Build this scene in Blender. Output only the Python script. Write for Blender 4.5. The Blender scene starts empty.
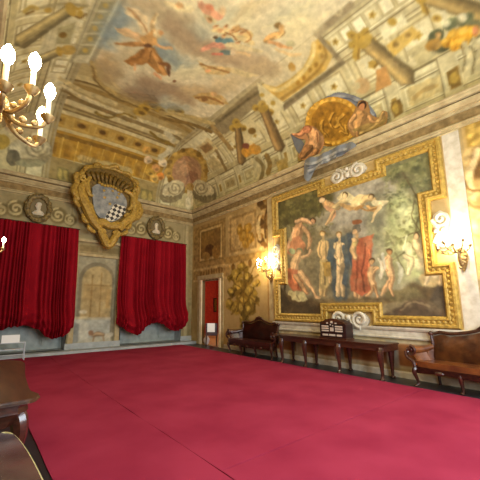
import bpy, bmesh, math, random
import numpy as np
from mathutils import Vector, Matrix
PI = math.pi
rng = np.random.RandomState(7)
random.seed(7)
scene = bpy.context.scene
COL = scene.collection

# ------------------------------------------------------------------ measures of the hall (metres)
XL, XR = -0.30, 7.60            # left and right wall
Y0, D = -1.60, 12.05            # wall behind the camera, back wall
ZS = 5.95                       # springing of the vault
COVE, RISE = 2.8, 2.1           # depth and height of the cove
DOOR = (10.00, 11.20, 2.62)      # y0, y1, height of the doorway in the right wall
WIN = ((0.45, 2.55, 3.9), (4.45, 7.05, 3.9))   # x0, x1, top of the two window bays in the back wall

# ------------------------------------------------------------------ camera
F, YAW, PITCH, CX, CY, EYE = 314.5, .6717, .163, 226.4, 254.9, 1.55
FWD = np.array([math.sin(YAW)*math.cos(PITCH), math.cos(YAW)*math.cos(PITCH), math.sin(PITCH)])
RGT = np.array([math.cos(YAW), -math.sin(YAW), 0.0])
UPV = np.cross(RGT, FWD)
CAM = np.array([0.0, 0.0, EYE])
cd = bpy.data.cameras.new('camera'); cam = bpy.data.objects.new('camera', cd); COL.objects.link(cam)
cam.matrix_world = Matrix((tuple(RGT)+(0,), tuple(UPV)+(0,), tuple(-FWD)+(0,), (0,0,0,1))).transposed()
cam.location = CAM
cd.sensor_width = 36; cd.sensor_fit = 'HORIZONTAL'; cd.lens = 36*F/480
cd.shift_x = (240-CX)/480; cd.shift_y = (CY-240)/480
cd.clip_start = .02; cd.clip_end = 100
scene.camera = cam

def ray(px, py):
    return FWD + RGT*(px-CX)/F - UPV*(py-CY)/F
def hit(px, py, axis, val):
    d = ray(px, py); return CAM + d*((val-CAM[axis])/d[axis])

# ------------------------------------------------------------------ materials
def lin(c):
    c = np.asarray(c, float)/255.0
    return np.where(c <= .04045, c/12.92, ((c+.055)/1.055)**2.4)
def rgba(c): return tuple(lin(c))+(1,)
MATS = {}
def mat(name, c, rough=.6, metal=0, c2=None, scale=8, bump=0, bscale=60, spec=.5, stretch=(1,1,1), emit=0, detail=6, sheen=0, coat=0):
    if name in MATS: return MATS[name]
    m = bpy.data.materials.new(name); m.use_nodes = True; MATS[name] = m
    nt = m.node_tree; b = nt.nodes['Principled BSDF']
    b.inputs['Base Color'].default_value = rgba(c); b.inputs['Roughness'].default_value = rough
    b.inputs['Metallic'].default_value = metal; b.inputs['Specular IOR Level'].default_value = spec
    if sheen: b.inputs['Sheen Weight'].default_value = sheen
    if coat: b.inputs['Coat Weight'].default_value = coat; b.inputs['Coat Roughness'].default_value = .15
    tc = nt.nodes.new('ShaderNodeTexCoord'); mp = nt.nodes.new('ShaderNodeMapping')
    mp.inputs['Scale'].default_value = stretch; nt.links.new(tc.outputs['Object'], mp.inputs[0])
    if c2 is not None:
        n = nt.nodes.new('ShaderNodeTexNoise'); n.inputs['Scale'].default_value = scale; n.inputs['Detail'].default_value = detail
        nt.links.new(mp.outputs[0], n.inputs[0])
        r = nt.nodes.new('ShaderNodeValToRGB'); r.color_ramp.elements[0].position = .36; r.color_ramp.elements[1].position = .66
        r.color_ramp.elements[0].color = rgba(c); r.color_ramp.elements[1].color = rgba(c2)
        nt.links.new(n.outputs[0], r.inputs[0]); nt.links.new(r.outputs[0], b.inputs['Base Color'])
    if bump:
        n2 = nt.nodes.new('ShaderNodeTexNoise'); n2.inputs['Scale'].default_value = bscale; n2.inputs['Detail'].default_value = 4
        nt.links.new(mp.outputs[0], n2.inputs[0])
        bp = nt.nodes.new('ShaderNodeBump'); bp.inputs['Strength'].default_value = bump; bp.inputs['Distance'].default_value = .02
        nt.links.new(n2.outputs[0], bp.inputs['Height']); nt.links.new(bp.outputs[0], b.inputs['Normal'])
    if emit:
        b.inputs['Emission Color'].default_value = rgba(c); b.inputs['Emission Strength'].default_value = emit
    return m
def paint_mat(name, rough=.8, amount=.22, scale=5):
    """a painted surface: the colours laid on the mesh, broken up by noise like old plaster"""
    m = bpy.data.materials.new(name); m.use_nodes = True
    nt = m.node_tree; b = nt.nodes['Principled BSDF']; b.inputs['Roughness'].default_value = rough
    b.inputs['Specular IOR Level'].default_value = .25
    a = nt.nodes.new('ShaderNodeAttribute'); a.attribute_name = 'paint'
    tc = nt.nodes.new('ShaderNodeTexCoord'); n = nt.nodes.new('ShaderNodeTexNoise')
    n.inputs['Scale'].default_value = scale; n.inputs['Detail'].default_value = 8; n.inputs['Roughness'].default_value = .65
    nt.links.new(tc.outputs['Object'], n.inputs[0])
    mr = nt.nodes.new('ShaderNodeMapRange'); mr.inputs[1].default_value = .25; mr.inputs[2].default_value = .75
    mr.inputs[3].default_value = 1-amount; mr.inputs[4].default_value = 1+amount
    nt.links.new(n.outputs[0], mr.inputs[0])
    mx = nt.nodes.new('ShaderNodeVectorMath'); mx.operation = 'SCALE'
    nt.links.new(a.outputs['Color'], mx.inputs[0]); nt.links.new(mr.outputs[0], mx.inputs['Scale'])
    nt.links.new(mx.outputs[0], b.inputs['Base Color'])
    return m
M_FRESCO = paint_mat('fresco', .85, .13, 6)
M_CANVAS = paint_mat('oil_painting', .6, .15, 9)
M_STUCCO = mat('stucco', (188,170,124), .8, c2=(160,140,96), scale=5)
M_WHITE = mat('white_stucco', (206,196,172), .75, c2=(182,170,144), scale=7)
M_GREY = mat('grey_plaster', (176,182,180), .8, c2=(150,156,154), scale=4)
M_PANEL = mat('grey_green_panel', (172,180,170), .6, c2=(146,154,146), scale=4)
M_GOLD = mat('gilding', (186,152,66), .55, .15, c2=(146,114,42), scale=14, bump=.3, bscale=30)
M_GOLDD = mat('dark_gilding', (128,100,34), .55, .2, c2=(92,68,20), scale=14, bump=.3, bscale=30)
M_WOOD = mat('mahogany', (74,38,24), .3, c2=(42,21,14), scale=6, stretch=(3,.6,6), spec=.5, coat=.5)
M_WOODL = mat('walnut_top', (78,54,34), .35, c2=(50,34,22), scale=5, stretch=(4,.5,4), coat=.2)
M_LEATHER = mat('brown_leather', (116,66,26), .36, c2=(76,38,17), scale=5, bump=.25, bscale=14, coat=.25)
M_LEATHD = mat('dark_red_leather', (66,26,17), .36, c2=(42,16,11), scale=5, bump=.25, bscale=14, coat=.2)
M_PIPING = mat('pale_piping', (190,184,130), .5)
M_VELVET = mat('red_velvet', (142,16,30), .85, c2=(130,13,26), scale=2, bump=.1, bscale=90, spec=.08)
M_CARPET = mat('red_carpet', (150,48,70), .95, c2=(136,38,60), scale=1.3, bump=.35, bscale=220, spec=.05)
M_STONE = mat('dark_stone', (38,41,45), .35, c2=(26,28,32), scale=4)
M_METAL = mat('white_metal', (190,198,204), .4)
M_PAPER = mat('white_card', (236,236,232), .7)
M_BRASS = mat('old_brass', (176,148,96), .4, .6, c2=(120,96,56), scale=20)
M_CANDLE = mat('candle_tube', (226,214,180), .5)
M_BULB = mat('lit_bulb', (255,236,190), .4, emit=60)
M_REDWALL = mat('red_damask', (186,60,38), .8, c2=(164,46,30), scale=9)
M_PARQUET = mat('pale_floor', (170,130,86), .45, c2=(140,102,64), scale=5)
M_GLASS = mat('dark_pane', (30,38,46), .1)
M_CREAM = mat('cream_jamb', (240,226,190), .7, c2=(226,206,164), scale=5)
M_BLUEGREY = mat('blue_grey_enamel', (150,150,142), .5, c2=(100,104,106), scale=6)
M_INK = mat('near_black', (30,26,24), .5)
M_SHUT = mat('shutter_white', (188,190,186), .6)

# ------------------------------------------------------------------ object helpers
def link(name, me, m=None, parent=None):
    o = bpy.data.objects.new(name, me); COL.objects.link(o)
    if m is not None and me is not None: me.materials.append(m)
    if parent is not None: o.parent = parent
    return o
def tag(o, label, cat, group=None):
    o['label'] = label; o['category'] = cat
    if group: o['group'] = group
    return o
def thing(name, label, cat, loc=(0,0,0), rot=0, group=None):
    o = link(name, None); o.location = loc; o.rotation_euler = (0,0,rot)
    return tag(o, label, cat, group)
def struct(name, bm, m, parent=None, smooth=False):
    o = obj(name, bm, m, parent, smooth)
    if parent is None: o['kind'] = 'structure'
    return o
def obj(name, bm, m, parent=None, smooth=True):
    bmesh.ops.recalc_face_normals(bm, faces=bm.faces[:])
    me = bpy.data.meshes.new(name); bm.to_mesh(me); bm.free()
    if smooth:
        me.polygons.foreach_set('use_smooth', [True]*len(me.polygons))
        me.set_sharp_from_angle(angle=math.radians(38))
    return link(name, me, m, parent)
def dup(root, loc, rot, label, group=None):
    r = root.copy(); COL.objects.link(r); r.location = loc; r.rotation_euler = (0,0,rot); r['label'] = label
    if group: r['group'] = group
    for ch in list(root.children):
        c = ch.copy(); COL.objects.link(c); c.parent = r
        for g in list(ch.children):
            d = g.copy(); COL.objects.link(d); d.parent = c
    return r
def new(): return bmesh.new()
def box(bm, lo, hi, bev=0):
    x0,y0,z0 = lo; x1,y1,z1 = hi
    vs = [bm.verts.new(p) for p in ((x0,y0,z0),(x1,y0,z0),(x1,y1,z0),(x0,y1,z0),(x0,y0,z1),(x1,y0,z1),(x1,y1,z1),(x0,y1,z1))]
    fs = [bm.faces.new([vs[i] for i in f]) for f in ((3,2,1,0),(4,5,6,7),(0,1,5,4),(1,2,6,5),(2,3,7,6),(3,0,4,7))]
    if bev:
        es = list({e for f in fs for e in f.edges})
        bmesh.ops.bevel(bm, geom=es, offset=bev, segments=2, affect='EDGES')
    return bm
def prism(bm, pts, a0, a1, axis=2, bev=0):
    """polygon pts (2D) extruded from a0 to a1 along axis"""
    def mk(p, a):
        if axis == 2: return (p[0],p[1],a)
        if axis == 1: return (p[0],a,p[1])
        return (a,p[0],p[1])
    A = [bm.verts.new(mk(p,a0)) for p in pts]; B = [bm.verts.new(mk(p,a1)) for p in pts]
    n = len(pts); fs = [bm.faces.new(A[::-1]), bm.faces.new(B)]
    for i in range(n): fs.append(bm.faces.new((A[i],A[(i+1)%n],B[(i+1)%n],B[i])))
    if bev:
        es = list(fs[0].edges)+list(fs[1].edges)
        bmesh.ops.bevel(bm, geom=es, offset=bev, segments=2, affect='EDGES')
    return bm
def spline(P, n=6):
    """smooth Catmull-Rom through points"""
    P = [np.array(p, float) for p in P]
    out = []
    for i in range(len(P)-1):
        p0 = P[i-1] if i else 2*P[0]-P[1]; p1 = P[i]; p2 = P[i+1]; p3 = P[i+2] if i+2 < len(P) else 2*P[-1]-P[-2]
        for k in range(n):
            t = k/n
            out.append(.5*((2*p1)+(p2-p0)*t+(2*p0-5*p1+4*p2-p3)*t*t+(3*p1-p0-3*p2+p3)*t**3))
    out.append(P[-1]); return out
def tube(bm, path, r, seg=8, closed=False, flat=None):
    """tube along path; r a number or list; flat=(axis vector, factor) squashes the section"""
    n = len(path); P = [Vector(p) for p in path]
    R = r if isinstance(r,(list,tuple,np.ndarray)) else [r]*n
    if len(R) != n: R = np.interp(np.linspace(0,1,n), np.linspace(0,1,len(R)), R)
    rings = []; up = None
    for i in range(n):
        if closed: t = P[(i+1)%n]-P[i-1]
        else: t = P[min(i+1,n-1)]-P[max(i-1,0)]
        if t.length < 1e-9: t = Vector((0,0,1))
        t.normalize()
        if up is None: up = t.orthogonal()
        up = (up - t*up.dot(t))
        if up.length < 1e-6: up = t.orthogonal()
        up.normalize(); s = t.cross(up)
        ring = []
        for k in range(seg):
            a = 2*PI*k/seg; off = (up*math.cos(a)+s*math.sin(a))*float(R[i])
            if flat: ax = Vector(flat[0]); off = off - ax*(off.dot(ax)*(1-flat[1]))
            ring.append(bm.verts.new(P[i]+off))
        rings.append(ring)
    m = n if closed else n-1
    for i in range(m):
        A = rings[i]; B = rings[(i+1)%n]
        for k in range(seg): bm.faces.new((A[k],A[(k+1)%seg],B[(k+1)%seg],B[k]))
    if not closed:
        bm.faces.new(rings[0][::-1]); bm.faces.new(rings[-1])
    return bm
def lathe(bm, prof, seg=16, origin=(0,0,0)):
    o = Vector(origin); rings = []
    for r,z in prof: rings.append([bm.verts.new(o+Vector((max(r,1e-4)*math.cos(2*PI*k/seg), max(r,1e-4)*math.sin(2*PI*k/seg), z))) for k in range(seg)])
    for A,B in zip(rings, rings[1:]):
        for k in range(seg): bm.faces.new((A[k],A[(k+1)%seg],B[(k+1)%seg],B[k]))
    bm.faces.new(rings[0][::-1]); bm.faces.new(rings[-1]); return bm
def ball(bm, c, r, u=10, v=7, sc=(1,1,1)):
    M = Matrix.Translation(c) @ Matrix.Diagonal((r*sc[0], r*sc[1], r*sc[2], 1))
    bmesh.ops.create_uvsphere(bm, u_segments=u, v_segments=v, radius=1, matrix=M); return bm
def spiral(c, r0, r1, turns, a0, n=26):
    """2D spiral points from radius r0 to r1"""
    return [(c[0]+(r0+(r1-r0)*i/n)*math.cos(a0+turns*2*PI*i/n), c[1]+(r0+(r1-r0)*i/n)*math.sin(a0+turns*2*PI*i/n)) for i in range(n+1)]
def sweep(bm, prof, path, closed=False):
    """open or closed section prof [(out, up)] swept along a polyline path [(x,y)] seen from above, mitred"""
    n = len(path); P = [Vector((p[0],p[1],0)) for p in path]; rings = []
    for i in range(n):
        a = P[i]-P[i-1] if (i or closed) else P[1]-P[0]
        b = P[(i+1)%n]-P[i] if (i < n-1 or closed) else P[i]-P[i-1]
        a.normalize(); b.normalize()
        na = Vector((-a.y,a.x,0)); nb = Vector((-b.y,b.x,0)); m = (na+nb); m.normalize(); m /= max(m.dot(na), .2)
        rings.append([bm.verts.new(P[i]+m*o+Vector((0,0,u))) for o,u in prof])
    for i in range(n if closed else n-1):
        A = rings[i]; B = rings[(i+1)%n]; k = len(prof)
        for j in range(k): bm.faces.new((A[j],A[(j+1)%k],B[(j+1)%k],B[j]))
    if not closed: bm.faces.new(rings[0][::-1]); bm.faces.new(rings[-1])
    return bm

# ------------------------------------------------------------------ painting on surfaces
def vnoise(X, Y, s, seed=0):
    """smooth value noise"""
    r = np.random.RandomState(seed); T = r.rand(64,64)
    x = X*s; y = Y*s; xi = np.floor(x).astype(int); yi = np.floor(y).astype(int); fx = x-xi; fy = y-yi
    fx = fx*fx*(3-2*fx); fy = fy*fy*(3-2*fy)
    a = T[xi%64, yi%64]; b = T[(xi+1)%64, yi%64]; c = T[xi%64,(yi+1)%64]; d = T[(xi+1)%64,(yi+1)%64]
    return (a*(1-fx)+b*fx)*(1-fy)+(c*(1-fx)+d*fx)*fy
def fbm(X, Y, s, seed=0, o=4):
    v = 0; t = 0
    for i in range(o): v = v+vnoise(X,Y,s*2**i,seed+i)*.5**i; t += .5**i
    return v/t
class Canvas:
    tint = (1.03,.985,.87); contrast = 1.0; lift = 0
    """a grid of colours on a surface with coordinates in metres; at() takes a sight line to the surface"""
    def __init__(s, u0, u1, v0, v1, step, at, base):
        s.nu = int(round((u1-u0)/step))+1; s.nv = int(round((v1-v0)/step))+1
        s.u = np.linspace(u0,u1,s.nu); s.v = np.linspace(v0,v1,s.nv)
        s.U, s.V = np.meshgrid(s.u, s.v); s.at = at; s.step = step
        s.C = np.zeros((s.nv,s.nu,3)); s.C[:] = base; s.warp = 0.0; s.brush = .0
        s.wu = fbm(s.U+9, s.V+3, 5, 71, 4)-.5; s.wv = fbm(s.U+4, s.V+8, 5, 83, 4)-.5; s.bn = fbm(s.U*1.0+2, s.V+7, 9, 95, 3)-.5
    def mottle(s, c, sc, lo=.45, hi=.75, a=.6, seed=0, o=4, aniso=(1,1), only=None):
        n = fbm(s.U*aniso[0]+50, s.V*aniso[1]+50, sc, seed, o); w = np.clip((n-lo)/(hi-lo),0,1)[...,None]*a
        if only is not None: w = w*only[...,None]
        s.C = s.C*(1-w)+np.array(c,float)*w
    def poly(s, pts, c, soft=None, a=1.0, mott=None):
        pts = np.asarray(pts, float); soft = s.step*1.2 if soft is None else soft
        lo = pts.min(0)-soft-s.warp*.5; hi = pts.max(0)+soft+s.warp*.5
        i0,i1 = np.searchsorted(s.u, [lo[0],hi[0]]); j0,j1 = np.searchsorted(s.v, [lo[1],hi[1]])
        if i1 <= i0 or j1 <= j0: return
        U = s.U[j0:j1,i0:i1]; V = s.V[j0:j1,i0:i1]
        if s.warp: U = U+s.warp*s.wu[j0:j1,i0:i1]; V = V+s.warp*s.wv[j0:j1,i0:i1]
        dist = np.full(U.shape, 1e9); ins = np.zeros(U.shape, bool); n = len(pts)
        for k in range(n):
            ax,ay = pts[k]; bx,by = pts[(k+1)%n]; dx,dy = bx-ax, by-ay; L = dx*dx+dy*dy
            if L < 1e-14: continue
            t = np.clip(((U-ax)*dx+(V-ay)*dy)/L, 0, 1)
            dist = np.minimum(dist, (U-ax-t*dx)**2+(V-ay-t*dy)**2)
            if dy != 0: ins ^= ((ay > V) != (by > V)) & (U < dx*(V-ay)/dy+ax)
        d = np.sqrt(dist); d = np.where(ins, d, -d)
        w = np.clip(d/(2*soft)+.5, 0, 1); w = (w*w*(3-2*w)*a)[...,None]
        cc = np.array(c, float)
        if mott: 
            n_ = fbm(U+20, V+20, mott[1], mott[2] if len(mott) > 2 else 3)[...,None]
            cc = cc*(1-n_)+np.array(mott[0],float)*n_
        if s.brush: cc = cc*(1+s.brush*2.2*s.bn[j0:j1,i0:i1][...,None])
        s.C[j0:j1,i0:i1] = s.C[j0:j1,i0:i1]*(1-w)+cc*w
    # the same in sight-line coordinates: outlines are taken to the surface point by point
    def m(s, pts): return [s.at(*p) for p in pts]
    def dense(s, pts, closed=True, d=6):
        out = []; n = len(pts)
        for i in range(n if closed else n-1):
            a = np.array(pts[i],float); b = np.array(pts[(i+1)%n],float); k = max(1,int(np.hypot(*(b-a))/d))
            out += [a+(b-a)*j/k for j in range(k)]
        if not closed: out.append(np.array(pts[-1],float))
        return out
    def P(s, pts, c, soft=None, a=1.0, smooth=False, mott=None):
        if smooth: pts = spline(list(pts)+[pts[0]], 4)[:-1]
        s.poly(s.m(s.dense(pts)), c, soft, a, mott)
    def S(s, pts, w, c, soft=None, a=1.0, smooth=True, off=(0,0)):
        """stroke of width w (number or list)"""
        p = spline(pts, 5) if (smooth and len(pts) > 2) else s.dense(pts, False)
        p = [np.array(q)+np.array(off) for q in p]; n = len(p)
        W = np.interp(np.linspace(0,1,n), np.linspace(0,1,len(w)), w) if isinstance(w,(list,tuple)) else [w]*n
        L = []; Rr = []
        for i in range(n):
            t = p[min(i+1,n-1)]-p[max(i-1,0)]; t = t/(np.hypot(*t)+1e-9); nn = np.array([-t[1],t[0]])*W[i]/2
            L.append(p[i]+nn); Rr.append(p[i]-nn)
        t0 = p[0]-p[1]; t1 = p[-1]-p[-2]; t0 = t0/(np.hypot(*t0)+1e-9); t1 = t1/(np.hypot(*t1)+1e-9)
        s.poly(s.m([p[0]+t0*W[0]*.4]+L+[p[-1]+t1*W[-1]*.4]+Rr[::-1]), c, soft, a)
    def E(s, cx, cy, rx, ry, c, ang=0, soft=None, a=1.0, mott=None):
        ca, sa = math.cos(math.radians(ang)), math.sin(math.radians(ang))
        s.poly(s.m([(cx+rx*math.cos(t)*ca-ry*math.sin(t)*sa, cy+rx*math.cos(t)*sa+ry*math.sin(t)*ca) for t in np.linspace(0,2*PI,18)[:-1]]), c, soft, a, mott)
    def limb(s, pts, w, c, dark=.62):
        c = np.array(c,float); dark = max(dark,.7); wi = [q*.62 for q in w] if isinstance(w,(list,tuple)) else w*.62
        wmax = max(w) if isinstance(w,(list,tuple)) else w
        s.S(pts, w, c*dark); s.S(pts, wi, c, off=(-wmax*.12,-wmax*.12)); s.S(pts, [q*.35 for q in wi] if isinstance(wi,list) else wi*.4, np.minimum(c*1.14,255), a=.8, off=(-wmax*.17,-wmax*.17))
    def head(s, x, y, r, c=(205,160,120), hair=(80,55,30)):
        r = r*.82
        s.E(x, y-r*.25, r*1.12, r*1.12, hair); s.E(x-r*.1, y+r*.15, r*.82, r*.95, c); s.E(x-r*.25, y+r*.1, r*.4, r*.5, np.minimum(np.array(c)*1.12,255), a=.7)
    def colors(s, idx=None):
        c = lin(np.clip(((s.C-150)*s.contrast+150+s.lift)*np.array(s.tint),0,255)).reshape(-1,3)
        return np.concatenate([c, np.ones((len(c),1))],1)
    def mesh(s, name, pos, m, parent=None, keep=None, smooth=True):
        """pos(U,V) -> Nx3 ; keep(Uc,Vc) -> mask of the cells that stay"""
        co = pos(s.U, s.V).reshape(-1,3); nu, nv = s.nu, s.nv
        i = np.arange((nv-1)*nu).reshape(nv-1,nu)[:,:-1].ravel()
        q = np.stack([i,i+1,i+1+nu,i+nu],1)
        if keep is not None:
            Uc = (s.U[:-1,:-1]+s.U[1:,1:]).ravel()/2; Vc = (s.V[:-1,:-1]+s.V[1:,1:]).ravel()/2
            q = q[keep(Uc,Vc)]
        cols = s.colors()
        used = np.unique(q); rem = np.full(len(co),-1); rem[used] = np.arange(len(used)); q = rem[q]; co = co[used]; cols = cols[used]
        me = bpy.data.meshes.new(name); me.vertices.add(len(co)); me.vertices.foreach_set('co', co.ravel())
        me.loops.add(q.size); me.loops.foreach_set('vertex_index', q.ravel().astype(np.int32))
        me.polygons.add(len(q)); me.polygons.foreach_set('loop_start', np.arange(0,q.size,4,dtype=np.int32))
        me.update(calc_edges=True); me.validate()
        at = me.color_attributes.new('paint','FLOAT_COLOR','POINT'); at.data.foreach_set('color', cols.ravel())
        if smooth: me.polygons.foreach_set('use_smooth', [True]*len(me.polygons))
        return link(name, me, m, parent)

# vault: developed coordinates (u across, v along), arc length over the cove and plain length over the flat
SE = 3.86
def arc(d):
    d = np.clip(d,0,None); th = np.arccos(np.clip(1-d/COVE,-1,1)); return np.where(d < COVE, th*SE/(PI/2), SE+d-COVE)
def unarc(s_):
    s_ = np.clip(s_,0,None); return np.where(s_ < SE, COVE*(1-np.cos(np.minimum(s_,SE)/SE*PI/2)), COVE+s_-SE)
WU = float(2*arc((XR-XL)/2)); WV = float(2*arc((D-Y0)/2))
def vault_pos(U, V, inset=0.0):
    su = np.minimum(U, WU-U); sv = np.minimum(V, WV-V)
    du = unarc(su); dv = unarc(sv)
    x = np.where(U < WU/2, XL+du, XR-du); y = np.where(V < WV/2, Y0+dv, D-dv)
    dm = np.minimum(du,dv); th = np.arccos(np.clip(1-dm/COVE,-1,1))
    z = ZS+RISE*np.sin(th)
    if inset:
        sx = np.where(du <= dv, np.where(U < WU/2, 1, -1), 0); sy = np.where(du <= dv, 0, np.where(V < WV/2, 1, -1))
        ca = np.cos(th)*RISE; sa = np.sin(th)*COVE; l = np.hypot(ca,sa)
        x = x+inset*sx*ca/l; y = y+inset*sy*ca/l; z = z-inset*sa/l
    return np.stack([x,y,z],-1)
def vault_z(x, y):
    d = min(x-XL, XR-x, y-Y0, D-y)
    if d <= 0: return ZS if d > -1e-6 else -1
    return ZS+RISE*math.sqrt(max(0,1-(1-min(d,COVE)/COVE)**2))
def vault_at(px, py):
    d = ray(px,py); lo = 0.0; t = .5
    while t < 30:
        p = CAM+d*t
        if p[2] > vault_z(p[0],p[1]) or not (XL < p[0] < XR and Y0 < p[1] < D): break
        lo = t; t += .25
    hi = t
    for _ in range(22):
        mid = (lo+hi)/2; p = CAM+d*mid
        if p[2] > vault_z(p[0],p[1]) or not (XL < p[0] < XR and Y0 < p[1] < D): hi = mid
        else: lo = mid
    p = CAM+d*lo; x,y,z = p
    sx = min(x-XL, XR-x); sy = min(y-Y0, D-y)
    # near the springing the height tells the arc better than the depth
    zs = math.asin(min(1,max(0,(z-ZS)/RISE)))/(PI/2)*SE if z < ZS+RISE*.999 else 99
    au = float(arc(sx)); av = float(arc(sy))
    if zs < 1.2:
        if sx < sy: au = zs
        else: av = zs
    u = au if x < (XL+XR)/2 else WU-au; v = av if y < (Y0+D)/2 else WV-av
    return (u, v)
def right_at(px, py): p = hit(px,py,0,XR); return (p[1],p[2])
def back_at(px, py): p = hit(px,py,1,D); return (p[0],p[2])

# ================================================================== FRESCOES
FL = (208,158,114); FLP = (214,178,138); CREAM = (214,200,166); OCH = (172,138,74); OLV = (112,94,48)
GLD = (172,138,56); GLDD = (112,82,30); STN = (176,160,122); STND = (126,112,80); STNL = (206,194,158)

# ---------------------------------------------------------------- the vault
K = Canvas(0, WU, 0, WV, .03, vault_at, (172,152,108))
su = np.minimum(K.U, WU-K.U); sv = np.minimum(K.V, WV-K.V)
def side(s0, s1, c, v0=0, v1=99, both=True, left=False, soft=.02, a=1.0):
    """band at arc length s0..s1 above the right wall (and the left wall)"""
    if not left: K.poly([(WU-s0,v0),(WU-s0,v1),(WU-s1,v1),(WU-s1,v0)], c, soft, a)
    if both or left: K.poly([(s0,v0),(s0,v1),(s1,v1),(s1,v0)], c, soft, a)
def cell(s0, s1, v0, v1, c, rim=None, flower=None, both=True):
    if rim is not None: side(s0-.05, s1+.05, rim, v0-.05, v1+.05, both)
    side(s0, s1, c, v0, v1, both)
    if flower is not None:
        for U0 in ((WU-(s0+s1)/2,)+(((s0+s1)/2,) if both else ())):
            r = min(s1-s0, v1-v0)*.32
            K.poly([(U0+r*math.cos(t)*(1+.25*math.cos(5*t)), (v0+v1)/2+r*math.sin(t)*(1+.25*math.cos(5*t))) for t in np.linspace(0,2*PI,21)[:-1]], flower)
            K.poly([(U0-.02+r*.45*math.cos(t), (v0+v1)/2+r*.45*math.sin(t)) for t in np.linspace(0,2*PI,9)[:-1]], GLDD)
K.tint = (1.01,1.02,.92); K.contrast = .9; K.lift = 6; K.brush = .12
K.mottle((140,118,76), .9, .4, .7, .55, 3)
# sky: lies inside su>3, sv>4.4
sky = [(3.1,3.6),(WU-2.9,3.6),(WU-2.9,WV-5.3),(WU-3.3,WV-4.7),(WU-4.0,WV-4.35),(4.9,WV-4.25),(4.0,WV-4.45),(3.3,WV-5.2)]
K.poly(sky, (204,190,164), .05)
# the back end of the vault: bands that follow the end wall
def endband(s0, s1, c, u0=1.0, u1=WU-1.0, a=1.0, bow=.0, soft=.02):
    n = 16; us = np.linspace(u0,u1,n)
    b = bow*(1-((us-WU/2)/(WU/2))**2)
    K.poly([(u,WV-s0-q) for u,q in zip(us,b)]+[(u,WV-s1-q) for u,q in zip(us[::-1],b[::-1])], c, soft, a)
endband(2.3,4.35,(168,146,98),1.8,WU-1.8)
endband(4.15,4.4,(188,170,126),2.6,WU-2.6); endband(4.05,4.15,(112,90,50),2.5,WU-2.5)
endband(3.75,3.95,(150,122,66),2.4,WU-2.4); endband(3.3,3.42,(200,184,142),2.2,WU-2.2); endband(3.14,3.3,(132,110,70),2.2,WU-2.2)
endband(2.95,3.14,(196,180,140),2.1,WU-2.1); endband(2.85,2.93,(122,100,62),2.1,WU-2.1)
endband(0,.95,(150,128,80)); endband(.95,1.12,(196,180,140)); endband(.0,.08,(96,82,54))
for s0,s1,c in ((1.0,2.05,(166,122,36)),(1.75,1.9,(120,84,24)),(2.0,2.12,(196,178,132)),(2.12,2.62,(176,140,66)),(2.62,2.75,(204,188,148)),(2.75,2.82,(120,98,58))):
    endband(s0-.35, s1-.35, c, 1.7, WU-1.7, bow=.35)
for i in range(15):     # gilded end panels, upright dividers and fan lines
    u = 2.0+i*(WU-4.0)/14
    K.poly([(u-.02,WV-.95),(u+.02,WV-.95),(u+.02,WV-1.75),(u-.02,WV-1.75)], (206,166,74), .02)
    K.poly([(u+.1,WV-1.05),(u+.3,WV-1.05),(u+.3,WV-1.5),(u+.1,WV-1.5)], (138,96,26), .03)
for i in range(9):      # coffers with rosettes in the arched band
    u = 2.35+i*(WU-4.7)/8; q = .35*(1-((u-WU/2)/(WU/2))**2); v = WV-2.02-q
    K.poly([(u-.26,v-.19),(u+.26,v-.19),(u+.26,v+.19),(u-.26,v+.19)], (186,152,76)); K.poly([(u-.2,v-.13),(u+.2,v-.13),(u+.2,v+.13),(u-.2,v+.13)], (158,118,46))
    K.poly([(u+.12*math.cos(t),v+.09*math.sin(t)) for t in np.linspace(0,6.28,10)[:-1]], (84,54,16))
# long sides: parapet, colonnade, entablature
side(0,1.14,(176,162,124)); side(0,.08,(104,92,64)); side(.08,.11,(206,194,160)); side(.2,.23,(126,112,80)); side(.23,.26,(202,188,152)); side(.82,.86,(120,106,74)); side(.86,.9,(210,198,164)); side(.9,.93,(140,124,90)); side(.93,1.06,(208,196,160)); side(1.06,1.12,(112,98,66))
side(1.14,2.15,(196,182,142)); side(1.14,1.3,(176,160,118))
side(2.1,2.14,(128,112,78)); side(2.14,2.2,(200,186,148)); side(2.2,2.23,(138,122,88)); side(2.23,2.36,(186,172,136)); side(2.36,2.4,(120,106,76)); side(2.4,2.86,(216,206,174)); side(2.86,2.89,(120,108,82)); side(2.89,2.97,(172,158,124)); side(2.97,3.0,(130,116,88)); side(3.0,3.07,(158,144,112))
for k_,v in enumerate(np.arange(4.25,WV-1.5,1.15)):     # parapet: pedestals with a slim gilt panel, long panels with a scroll between
    side(.08,1.1,(186,172,136),v,v+.3); side(.08,1.1,(120,106,76),v+.3,v+.33); side(.08,1.1,(206,194,160),v-.03,v)
    cell(.36,.7,v+.09,v+.21,(150,118,52),(206,192,154))
    cell(.34,.74,v+.44,v+1.0,(168,150,106),(208,196,160))
    for U0,sg in ((WU,-1),(0,1)):
        for q0,q1,r in ((v+.58,.54,.1),(v+.86,.54,.1)):
            sp = spiral((U0+sg*q1,q0),r,.02,1.3,k_)
            for a,b in zip(sp[::2],sp[2::2]): K.poly([(a[0]-.022,a[1]),(b[0]-.022,b[1]),(b[0]+.022,b[1]),(a[0]+.022,a[1])],(206,190,146) if k_%2 else (128,106,64))
for k_,v in enumerate(np.arange(4.3,WV-4.5,.3)):        # soffit: white coffers, a small rosette in every third
    cell(2.5,2.76,v,v+.2,(232,224,198),(176,162,126))
    if k_%3 == 0: side(2.47,2.79,(204,192,156),v-.02,v+.22); cell(2.52,2.74,v,v+.2,(216,204,170),None,GLD)
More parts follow.
